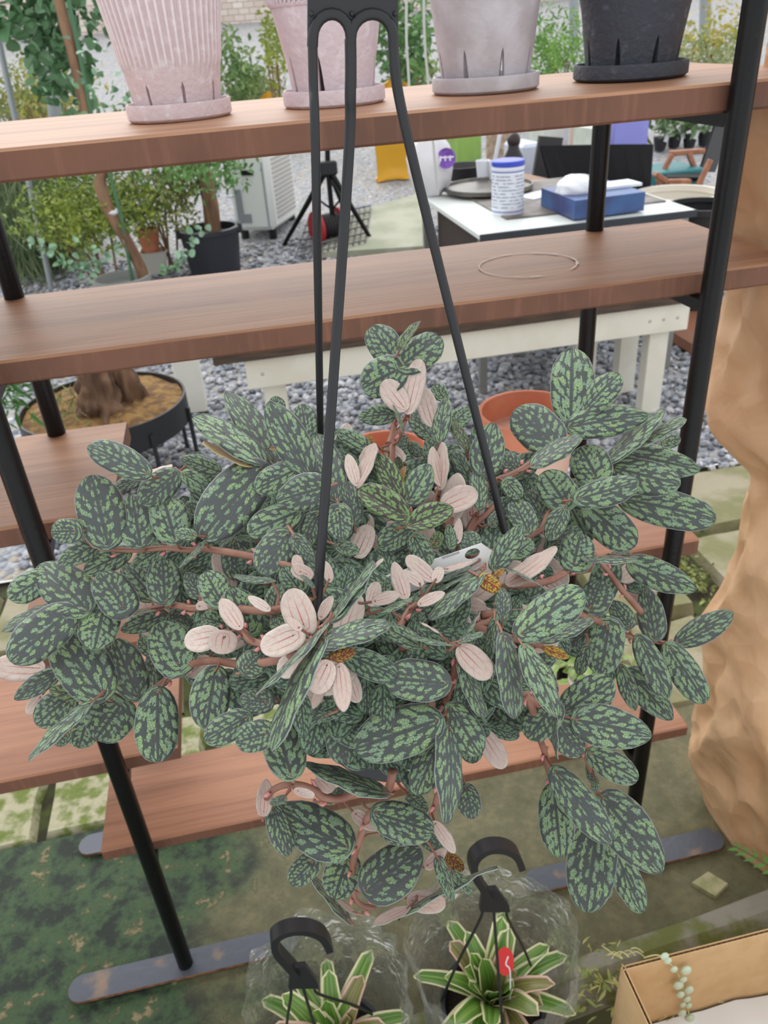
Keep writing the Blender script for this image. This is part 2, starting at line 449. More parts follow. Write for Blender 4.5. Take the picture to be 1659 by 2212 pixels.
rack = empty('plant_rack', (.15, 1.07, 0), 'black steel pipe plant rack carrying the stained wooden boards', 'rack')
FX, FY = (-.296, .60), .915
RX, RY = (-.315, .583), 1.235
for x, y in ((FX[0], FY), (FX[1], FY), (RX[0], RY), (RX[1], RY)):
    MB().tube([(x, y, .008), (x, y, .9), (x, y, 1.72)], .014, 20).build('post', M_steel, rack, smooth=True)
    c = Vector((x, y, .0)); n = 12; hw = .026; hl = .216
    out = [(c.x+hl+hw*math.cos(a)-hw, c.y+hw*math.sin(a)) for a in [-math.pi/2+math.pi*i/n for i in range(n+1)]]
    out += [(c.x-hl+hw*math.cos(a)+hw, c.y+hw*math.sin(a)) for a in [math.pi/2+math.pi*i/n for i in range(n+1)]]
    k = len(out); b = MB()
    b.add([(p[0], p[1], .003) for p in out]+[(p[0], p[1], .0095) for p in out], [tuple(range(k-1, -1, -1)), tuple(range(k, 2*k))], 0)
    b.add([(p[0], p[1], .003) for p in out]+[(p[0], p[1], .0095) for p in out], [(i, (i+1) % k, k+(i+1) % k, k+i) for i in range(k)], 1)
    b.build('foot_bar', [M_flat, M_rust], rack)
ZT, ZM = 1.4215, 1.200
TH = .030
levels_L = [ZT-.032, ZM-TH, .981-TH, .765-TH, .538-TH, .328-TH]
levels_R = [ZT-.032, ZM-TH, .765-TH, .328-TH]
for s, lv in ((0, levels_L), (1, levels_R)):
    for z in lv:
        MB().beam((FX[s], FY, z-.0075), (RX[s], RY, z-.0075), .016, .015).build('bracket', M_steel, rack)

def board(x0, x1, y0, y1, ztop, th, mt, label, name='shelf_board'):
    m = MB(); nx = max(6, int((x1-x0)/.08))
    b = .003
    prof = [(y0+b, ztop-th), (y0, ztop-th+b), (y0, ztop-b), (y0+b, ztop), (y1-b, ztop), (y1, ztop-b), (y1, ztop-th+b), (y1-b, ztop-th)]
    V = []; F = []; MI = []; k = len(prof)
    for i in range(nx+1):
        x = lerp(x0, x1, i/nx)
        for j, (y, z) in enumerate(prof):
            V.append((x, y+.0016*mnoise.noise(Vector((x*6, y*3, ztop*9))), z+.0008*mnoise.noise(Vector((x*9, y*9, ztop*3)))))
    for i in range(nx):
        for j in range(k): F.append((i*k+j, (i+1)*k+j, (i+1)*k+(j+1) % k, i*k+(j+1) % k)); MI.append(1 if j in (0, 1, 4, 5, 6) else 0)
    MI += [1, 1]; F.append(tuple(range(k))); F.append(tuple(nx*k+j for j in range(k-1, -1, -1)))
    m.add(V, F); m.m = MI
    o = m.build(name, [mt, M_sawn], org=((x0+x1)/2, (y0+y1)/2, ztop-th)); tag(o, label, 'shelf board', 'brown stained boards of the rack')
    return o
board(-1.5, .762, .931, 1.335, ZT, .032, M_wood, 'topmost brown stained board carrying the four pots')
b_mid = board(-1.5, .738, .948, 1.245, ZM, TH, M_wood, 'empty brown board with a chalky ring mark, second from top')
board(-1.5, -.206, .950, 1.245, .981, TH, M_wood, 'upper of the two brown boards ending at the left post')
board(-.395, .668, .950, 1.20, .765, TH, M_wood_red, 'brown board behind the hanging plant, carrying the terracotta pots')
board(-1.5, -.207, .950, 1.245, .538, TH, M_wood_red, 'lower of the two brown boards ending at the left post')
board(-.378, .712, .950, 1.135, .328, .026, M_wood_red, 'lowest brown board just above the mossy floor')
# chalk ring left by a saucer on the second board
c0 = AZ(1140, 572, ZM+.0008); m = MB(); V = []; F = []
RR = (AZ(1250, 567, ZM).x-AZ(1030, 578, ZM).x)/2
n = 60
for i in range(n+1):
    a = 2*math.pi*i/n+.5; w_ = .0007+.0042*abs(mnoise.noise(Vector((i*.3, 0, 0))))
    if 40 < i < 47: w_ *= .12
    for r in (RR-w_, RR+w_): V.append((c0.x+r*math.cos(a), c0.y+r*.92*math.sin(a), ZM+.0016))
for i in range(n): F.append((2*i, 2*i+1, 2*i+3, 2*i+2))
m.add(V, F); o = m.build('water_mark', mat('chalk', s2l(246, 238, 230), .9), b_mid)

# ------------------------------------------------------------------ pots on the top board
def pot(name, label, px0, px1, base_px, prof, mt, mt_in, slits=8, rib=None, groupname='pots on the top board', Y=1.105, rim=None, slit_rot=0.0, slit_h=.028):
    """prof: (radius factor, height m)"""
    a = AY(px0, base_px, Y); b_ = AY(px1, base_px, Y); R = abs(b_.x-a.x)/2; cx = (a.x+b_.x)/2
    z0 = ZT
    s = MB(); sp = [(R*.86, z0+.0), (R*.95, z0+.001), (R*1.0, z0+.004), (R*1.0, z0+.017), (R*.985, z0+.0195), (R*.945, z0+.0195), (R*.93, z0+.017), (R*.93, z0+.007), (0.0001, z0+.007)]
    s.lathe([(r, z-z0) for r, z in sp], (cx, Y, z0), 56)
    so = s.build(name+'_saucer', mt, smooth=True, org=(cx, Y, z0))
    # pot body with real slits
    n = 288 if rib else 144
    seg = n//max(1, slits) if slits else n
    zb = z0+.0072
    # refine profile
    hs = [p[1] for p in prof]; rs = [p[0] for p in prof]
    H = hs[-1]; zz = list(np.linspace(0, slit_h, 8))+list(np.linspace(slit_h, H, 16))[1:]
    V = []; F = []
    def ring(h, inner):
        t = interp(h, hs, rs)*R-(0.006 if inner else 0)
        out = []
        for j in range(n):
            a_ = 2*math.pi*j/n
            if slits:
                k = j % seg
                if k in (0, 1):      # edges of a slit
                    wdt = max(0.0, 1-h/slit_h)**.5*.075 if h < slit_h else 0.0
                    c_ = 2*math.pi*(j-k+.5)/n; a_ = c_+(-1 if k == 0 else 1)*max(wdt, .002)
            rr = t
            if rib and not inner and h > rib: rr = t*(1+.028*math.sin(48*a_))
            out.append((cx+rr*math.cos(a_+slit_rot), Y+rr*math.sin(a_+slit_rot), zb+h))
        return out
    rows_o = [ring(h, False) for h in zz]; rows_i = [ring(max(h, .0), True) for h in zz]
    V = [p for r_ in rows_o for p in r_]+[p for r_ in rows_i for p in r_]
    K = len(zz); off = K*n
    for i in range(K-1):
        for j in range(n):
            if slits and j % seg == 0 and zz[i+1] <= slit_h+1e-6:
                # side walls of the slit
                F.append((i*n+j, (i+1)*n+j, off+(i+1)*n+j, off+i*n+j)); j2 = (j+1) % n
                F.append((i*n+j2, off+i*n+j2, off+(i+1)*n+j2, (i+1)*n+j2)); continue
            F.append((i*n+j, i*n+(j+1) % n, (i+1)*n+(j+1) % n, (i+1)*n+j))
            F.append((off+i*n+j, off+(i+1)*n+j, off+(i+1)*n+(j+1) % n, off+i*n+(j+1) % n))
    for j in range(n): F.append(((K-1)*n+j, (K-1)*n+(j+1) % n, off+(K-1)*n+(j+1) % n, off+(K-1)*n+j))
    root = empty(name, (cx, Y, zb), label, 'pot', groupname)
    m = MB(); m.add(V, F); bo_ = m.build('body', mt, root, smooth=True)
    at = bo_.data.attributes.new('wash', 'FLOAT', 'POINT')
    at.data.foreach_set('value', [(.5+.5*math.sin(48*(math.atan2(p[1]-Y, p[0]-cx)-slit_rot)) if (rib and p[2]-zb > rib) else .5) for p in V])
    f = MB(); f.lathe([(R*rs[0]*.97, 0), (R*rs[0]*.97, .004)], (cx, Y, zb), 40); f.build('base', mt_in, root)
    if rim:
        h, wd, out_ = rim
        q = MB(); t = interp(h, hs, rs)*R
        q.lathe([(t*.99, h), (t+out_, h+.001), (t+out_+.001, h+wd/2), (t+out_, h+wd-.001), (t*.99, h+wd)], (cx, Y, zb), 64)
        q.build('rim_band', mt, root, smooth=True)
        for i in range(64):
            a_ = 2*math.pi*i/64
            if math.sin(a_) < .25:
                MB().ball((cx+(t+out_+.001)*math.cos(a_), Y+(t+out_+.001)*math.sin(a_), zb+h+wd*1.35), (.0022, .0022, .006), 6, 5).build('bead', mt, root, smooth=True)
    return so, root
M_pink = mat('pink_washed_clay', s2l(212, 194, 197), .85, col2=s2l(228, 219, 223), nscale=70, lo=.5, hi=.75, bump=.25, bscale=160)
def washed():
    m = M_pink; nt = m.node_tree; b = nt.nodes['Principled BSDF']; src = b.inputs['Base Color'].links[0].from_socket
    at = N(nt, 'ShaderNodeAttribute'); at.attribute_name = 'wash'
    L(nt, mixc(nt, math_n(nt, 'MULTIPLY', ss(nt, at.outputs['Fac'], .55, .95), .75), src, s2l(236, 230, 232)), b.inputs['Base Color'])
washed()
M_pink2 = mat('pale_rose_clay', s2l(214, 199, 205), .85, col2=s2l(230, 220, 226), nscale=60, lo=.5, hi=.75, bump=.25, bscale=160)
M_grey = mat('light_grey_clay', s2l(178, 172, 176), .6, col2=s2l(198, 194, 200), nscale=24, bump=.12, bscale=160)
M_dark = mat('charcoal_clay', s2l(62, 66, 76), .7, col2=s2l(92, 98, 110), nscale=70, lo=.55, hi=.8, bump=.3, bscale=140)
M_clayin = mat('raw_clay_inside', s2l(150, 122, 108), .9)
M_darkin = mat('dark_clay_inside', s2l(30, 32, 36), .9)
s1, p1 = pot('fluted_pot', 'pale pink fluted clay pot with slits around its foot', 270, 500, 230, [(.80, 0), (.90, .045), (.915, .0475), (.92, .05), (1.0, .085), (1.20, .16), (1.28, .19)], M_pink, M_clayin, rib=.047, slit_rot=.17, slit_h=.034)
tag(s1, 'pale pink saucer under the fluted pot', 'saucer', 'saucers on the top board')
s2, p2 = pot('beaded_pot', 'pale rose smooth pot with a beaded band, behind the black hanger', 611, 830, 205, [(.78, 0), (.86, .04), (1.04, .10), (1.07, .112), (1.10, .13), (1.18, .19)], M_pink2, M_clayin, slit_rot=.35, rim=(.098, .006, .002), slit_h=.05)
tag(s2, 'pale rose chipped saucer behind the black hanger', 'saucer', 'saucers on the top board')
s3, p3 = pot('grey_pot', 'smooth light grey clay pot with narrow slits', 937, 1157, 185, [(.80, 0), (.86, .03), (.98, .09), (1.10, .125), (1.16, .15), (1.22, .19)], M_grey, M_clayin, slit_rot=.02, slit_h=.042)
tag(s3, 'light grey glazed saucer under the grey pot', 'saucer', 'saucers on the top board')
s4, p4 = pot('charcoal_pot', 'charcoal blue clay pot with dark slits', 1248, 1470, 158, [(.78, 0), (.83, .03), (.92, .075), (1.05, .11), (1.16, .13), (1.26, .19)], M_dark, M_darkin, slit_rot=.02, slit_h=.042)
tag(s4, 'charcoal blue saucer under the charcoal pot', 'saucer', 'saucers on the top board')

# terracotta pots standing on the board behind the hanging plant
M_terra = mat('terracotta', s2l(204, 124, 92), .8, col2=s2l(216, 142, 112), nscale=12, bump=.1, bscale=120)
M_terrap = mat('limed_terracotta', s2l(226, 190, 172), .85, col2=s2l(214, 152, 126), nscale=10, lo=.5, hi=.75, bump=.1, bscale=120)
def clay_pot(name, label, px, py, R, Y, z0, mats):
    c = AY(px, py, Y); zr = c.z; root = empty(name, (c.x, Y, z0), label, 'pot', 'clay pots on the board behind the plant')
    H = zr-z0
    m = MB(); m.lathe([(R*.66, 0), (R*.68, .004), (R*.92, H-.042), (R*.93, H-.04), (R*.93, H-.038)], (c.x, Y, z0), 48); m.build('body', mats[0], root, smooth=True)
    m = MB(); m.lathe([(R*.93, H-.04), (R*1.0, H-.037), (R*1.02, H-.004), (R*1.0, H), (R*.93, H), (R*.90, H-.006)], (c.x, Y, z0), 48, closed=True); m.build('rim', mats[1], root, smooth=True)
    m = MB(); m.lathe([(R*.60, .03), (R*.62, .034), (R*.90, H-.004)], (c.x, Y, z0), 48, closed=True); m.build('inside', mats[1], root, smooth=True)
    return root
clay_pot('terracotta_pot', 'limed terracotta pot right of the black hanger wires', 1142, 885, .078, 1.07, .765, (M_terrap, M_terra))
clay_pot('terracotta_pot', 'orange terracotta pot seen between the hanger wires', 830, 972, .070, 1.07, .765, (M_terra, M_terra))
clay_pot('rose_pot', 'pale rose pot half hidden by the left leaves', 478, 1110, .060, 1.06, .765, (M_pink2, M_pink2))
# ------------------------------------------------------------------ the hanging plant
def leaf_top_mat(name, dark, dark2, light, light2, edge, lo=.0):
    m, nt, b = _nodes(name)
    uv = N(nt, 'ShaderNodeUVMap'); uv.uv_map = 'blade'
    sp = N(nt, 'ShaderNodeSeparateXYZ'); L(nt, uv.outputs[0], sp.inputs[0])
    oi = N(nt, 'ShaderNodeObjectInfo'); rnd = oi.outputs['Random']
    tc = N(nt, 'ShaderNodeTexCoord')
    mp = N(nt, 'ShaderNodeMapping'); mp.inputs['Scale'].default_value = (.58, 1, 1); L(nt, uv.outputs[0], mp.inputs[0])
    cb = N(nt, 'ShaderNodeCombineXYZ'); L(nt, math_n(nt, 'MULTIPLY', rnd, 61.0), cb.inputs[2]); L(nt, math_n(nt, 'MULTIPLY', rnd, 47.0), cb.inputs[0])
    ad = N(nt, 'ShaderNodeVectorMath', operation='ADD'); L(nt, mp.outputs[0], ad.inputs[0]); L(nt, cb.outputs[0], ad.inputs[1])
    pos = ad.outputs[0]
    nz = N(nt, 'ShaderNodeTexNoise', i_Scale=6.0, i_Detail=4.0); L(nt, pos, nz.inputs['Vector'])
    nf = N(nt, 'ShaderNodeTexNoise', i_Scale=26.0, i_Detail=3.0); L(nt, pos, nf.inputs['Vector'])
    jit = math_n(nt, 'SUBTRACT', nz.outputs[0], .5)
    u = math_n(nt, 'SUBTRACT', math_n(nt, 'MULTIPLY', sp.outputs[0], 2.0), 1.0)
    a = math_n(nt, 'ABSOLUTE', u); v = sp.outputs[1]
    aj = math_n(nt, 'ADD', a, math_n(nt, 'MULTIPLY', jit, .22))
    # rows of pale patches between the veins
    cp = N(nt, 'ShaderNodeCombineXYZ'); L(nt, math_n(nt, 'MULTIPLY', aj, 3.0), cp.inputs[0])
    L(nt, math_n(nt, 'SUBTRACT', math_n(nt, 'MULTIPLY', v, 7.4), math_n(nt, 'MULTIPLY', a, 1.8)), cp.inputs[1])
    so = N(nt, 'ShaderNodeCombineXYZ'); L(nt, math_n(nt, 'ROUND', math_n(nt, 'MULTIPLY', math_n(nt, 'SIGN', u), 9.0)), so.inputs[0]); L(nt, math_n(nt, 'ROUND', math_n(nt, 'MULTIPLY', rnd, 400.0)), so.inputs[1])
    sa = N(nt, 'ShaderNodeVectorMath', operation='ADD'); L(nt, cp.outputs[0], sa.inputs[0]); L(nt, so.outputs[0], sa.inputs[1])
    vp = N(nt, 'ShaderNodeTexVoronoi', voronoi_dimensions='2D', i_Scale=1.0, i_Randomness=.6); L(nt, sa.outputs[0], vp.inputs['Vector'])
    t = math_n(nt, 'ADD', vp.outputs['Distance'], math_n(nt, 'MULTIPLY', math_n(nt, 'SUBTRACT', nf.outputs[0], .5), .75))
    t = math_n(nt, 'ADD', t, math_n(nt, 'MULTIPLY', math_n(nt, 'SUBTRACT', rnd, .5), .14))
    t = math_n(nt, 'ADD', t, math_n(nt, 'MULTIPLY', ss(nt, math_n(nt, 'ABSOLUTE', math_n(nt, 'SUBTRACT', aj, .50)), .07, .0), .22))
    patch = ss(nt, t, .46, .34)
    # fine net of dark cell walls
    vo = N(nt, 'ShaderNodeTexVoronoi', feature='DISTANCE_TO_EDGE', voronoi_dimensions='2D', i_Scale=29.0); L(nt, pos, vo.inputs['Vector'])
    net = ss(nt, vo.outputs['Distance'], .015, .075)
    fac = math_n(nt, 'MULTIPLY', patch, net)
    rib = ss(nt, a, .05, .13)
    fac = math_n(nt, 'MULTIPLY', fac, rib)
    dk = mixc(nt, rnd, dark, dark2); lt = mixc(nt, ss(nt, nz.outputs[0], .35, .65), light, light2)
    c = mixc(nt, fac, dk, lt)
    c = mixc(nt, ss(nt, a, .95, .985), c, edge)
    L(nt, c, b.inputs['Base Color'])
    b.inputs['Roughness'].default_value = .40; b.inputs['Specular IOR Level'].default_value = .5
    b.inputs['Sheen Weight'].default_value = .12; b.inputs['Sheen Roughness'].default_value = .4
    bp = N(nt, 'ShaderNodeBump', i_Strength=.5, i_Distance=.0014); L(nt, math_n(nt, 'ADD', patch, math_n(nt, 'MULTIPLY', net, .5)), bp.inputs['Height']); L(nt, bp.outputs[0], b.inputs['Normal'])
    return m
def leaf_under_mat(name, base, base2, vein):
    m, nt, b = _nodes(name)
    uv = N(nt, 'ShaderNodeUVMap'); uv.uv_map = 'blade'
    sp = N(nt, 'ShaderNodeSeparateXYZ'); L(nt, uv.outputs[0], sp.inputs[0])
    tc = N(nt, 'ShaderNodeTexCoord')
    nz = N(nt, 'ShaderNodeTexNoise', i_Scale=7.0, i_Detail=4.0); L(nt, tc.outputs['Object'], nz.inputs['Vector'])
    jit = math_n(nt, 'SUBTRACT', nz.outputs[0], .5)
    a = math_n(nt, 'ABSOLUTE', math_n(nt, 'SUBTRACT', math_n(nt, 'MULTIPLY', sp.outputs[0], 2.0), 1.0)); v = sp.outputs[1]
    taper = ss(nt, v, 1.05, .1)
    mid = math_n(nt, 'MULTIPLY', ss(nt, a, .065, .015), taper)
    aj = math_n(nt, 'ADD', a, math_n(nt, 'MULTIPLY', jit, .14))
    lat = math_n(nt, 'MULTIPLY', ss(nt, math_n(nt, 'ABSOLUTE', math_n(nt, 'SUBTRACT', aj, .46)), .05, .01), math_n(nt, 'MULTIPLY', taper, .8))
    q = math_n(nt, 'FRACT', math_n(nt, 'ADD', math_n(nt, 'SUBTRACT', math_n(nt, 'MULTIPLY', v, 3.4), math_n(nt, 'MULTIPLY', a, 1.1)), math_n(nt, 'MULTIPLY', jit, .9)))
    sec = math_n(nt, 'MULTIPLY', ss(nt, math_n(nt, 'ABSOLUTE', math_n(nt, 'SUBTRACT', q, .5)), .035, .008), .45)
    f = math_n(nt, 'MAXIMUM', mid, math_n(nt, 'MAXIMUM', lat, sec))
    c = mixc(nt, ss(nt, nz.outputs[0], .3, .7), base, base2)
    oi = N(nt, 'ShaderNodeObjectInfo'); c = mixc(nt, math_n(nt, 'MULTIPLY', oi.outputs['Random'], .6), c, s2l(166, 144, 134))
    L(nt, mixc(nt, f, c, vein), b.inputs['Base Color'])
    b.inputs['Roughness'].default_value = .5
    return m
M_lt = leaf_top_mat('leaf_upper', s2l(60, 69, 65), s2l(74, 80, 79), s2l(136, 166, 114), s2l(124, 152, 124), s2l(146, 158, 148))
M_ld = leaf_top_mat('leaf_upper_young', s2l(62, 54, 48), s2l(58, 60, 52), s2l(112, 142, 84), s2l(124, 158, 100), s2l(132, 142, 106))
M_ln = leaf_top_mat('leaf_bud', s2l(126, 34, 24), s2l(110, 44, 26), s2l(192, 164, 44), s2l(148, 152, 50), s2l(160, 150, 70))
M_lu = leaf_under_mat('leaf_underside', s2l(220, 208, 197), s2l(210, 192, 182), s2l(176, 86, 82))
M_ly = leaf_under_mat('leaf_underside_young', s2l(190, 186, 110), s2l(206, 186, 140), s2l(170, 70, 60))

def make_leaf(shape, bend, fold, seed, mats, nm='leaf'):
    """unit leaf: x across (-.5...5), y from base 0 to tip 1, z up"""
    nv, nu = 13, 9; rs = random.Random(seed)
    top = []; UV = []
    ph = rs.uniform(0, 6)
    for i in range(nv):
        v = i/(nv-1); vv = .5-.5*math.cos(math.pi*v)
        y0 = vv
        if shape == 'oval':      hw = .5*(max(0, 1-abs(2*vv**.92-1)**2.3))**.5
        elif shape == 'pointed': hw = .5*(max(0, 1-abs(2*vv**.82-1)**2.2))**.5*(1-.30*vv**3)
        elif shape == 'heart':   hw = .5*(max(0, 1-abs(2*vv**.72-1)**2.5))**.5
        else:                    hw = .5*(max(0, 1-abs(2*vv**.88-1)**2.0))**.62
        row = []; uvr = []
        lobe = {'oval': .04, 'pointed': .03, 'heart': .12}.get(shape, .02)
        for j in range(nu):
            u = -1+2*j/(nu-1)
            rip = 1+.018*math.sin(vv*40+ph+(0 if u > 0 else 2))*(abs(u) > .9)
            asym = 1+.06*rs.uniform(-.2, .2)
            x = u*hw*rip*(1.04 if u > 0 else .96)
            y = y0-lobe*abs(u)**1.2*(1-vv)**5*2.2
            z = fold*abs(x)*.9 - .22*abs(x)**2 - bend*(vv-.15)**2
            z -= .016*math.exp(-(u/.14)**2)*math.sin(math.pi*min(1, vv*1.2))
            z += .014*math.sin(vv*15+ph+u*2)*abs(u)**2 + .010*math.cos(u*9.0)*(1-abs(u))*math.sin(math.pi*vv)
            row.append((x, y, z)); uvr.append(((u+1)/2, vv))
        top.append(row); UV.append(uvr)
    th = .011
    V = [p for r_ in top for p in r_]+[(p[0]*.985, p[1]*.99+.005, p[2]-th) for r_ in top for p in r_]
    off = nv*nu; F = []; MI = []; UVF = []
    fl = [q for r_ in UV for q in r_]
    for i in range(nv-1):
        for j in range(nu-1):
            q = (i*nu+j, i*nu+j+1, (i+1)*nu+j+1, (i+1)*nu+j)
            F.append(q); MI.append(0); UVF += [fl[k] for k in q]
            q2 = tuple(off+k for k in q[::-1]); F.append(q2); MI.append(1); UVF += [fl[k-off] for k in q2]
    for i in range(nv-1):
        for j in (0, nu-1):
            q = (i*nu+j, (i+1)*nu+j, off+(i+1)*nu+j, off+i*nu+j)
            if j: q = q[::-1]
            F.append(q); MI.append(0); UVF += [fl[k % off] for k in q]
    me = bpy.data.meshes.new(nm); me.from_pydata(V, [], F)
    uvl = me.uv_layers.new(name='blade'); uvl.data.foreach_set('uv', [c for q in UVF for c in q])
    for mt in mats: me.materials.append(mt)
    me.polygons.foreach_set('material_index', MI); me.polygons.foreach_set('use_smooth', [True]*len(F))
    me.update(); return me
LM = {}
for kind, mats in (('t', (M_lt, M_lu)), ('d', (M_ld, M_lu)), ('n', (M_ln, M_ly)), ('y', (M_ln, M_ly))):
    LM[kind] = {}
    for sh in ('oval', 'pointed', 'heart', 'lance'):
        LM[kind][sh] = [make_leaf(sh, bd, fo, 11+i, mats) for i, (bd, fo) in enumerate(((.10, .04), (.16, .10), (.05, .0), (.22, .06)))] if kind == 't' else [make_leaf(sh, .12, .08, 5, mats), make_leaf(sh, .2, .25, 6, mats)]
LM['u'] = LM['t']

PC = Vector((.0703, .437, 1.2))
plant = empty('hanging_plant', (PC.x, PC.y, 1.05), 'hanging basket plant with dark net-patterned leaves in a black hanger', 'plant')
yF = ([650, 900, 1000, 1150, 1300, 1400, 1500, 1700, 2000], [.52, .50, .465, .425, .368, .338, .322, .314, .314])
yS = ([700, 900, 1200, 1500, 1900, 2000], [.50, .485, .455, .42, .40, .40])
def depthY(x, y):
    s = min(1, max(0, (abs(x-880)-250)/330)); s = s*s*(3-2*s)
    return lerp(interp(y, *yF), interp(y, *yS), s)
def PP(x, y, off=0.0): return AY(x, y, depthY(x, y)+off)

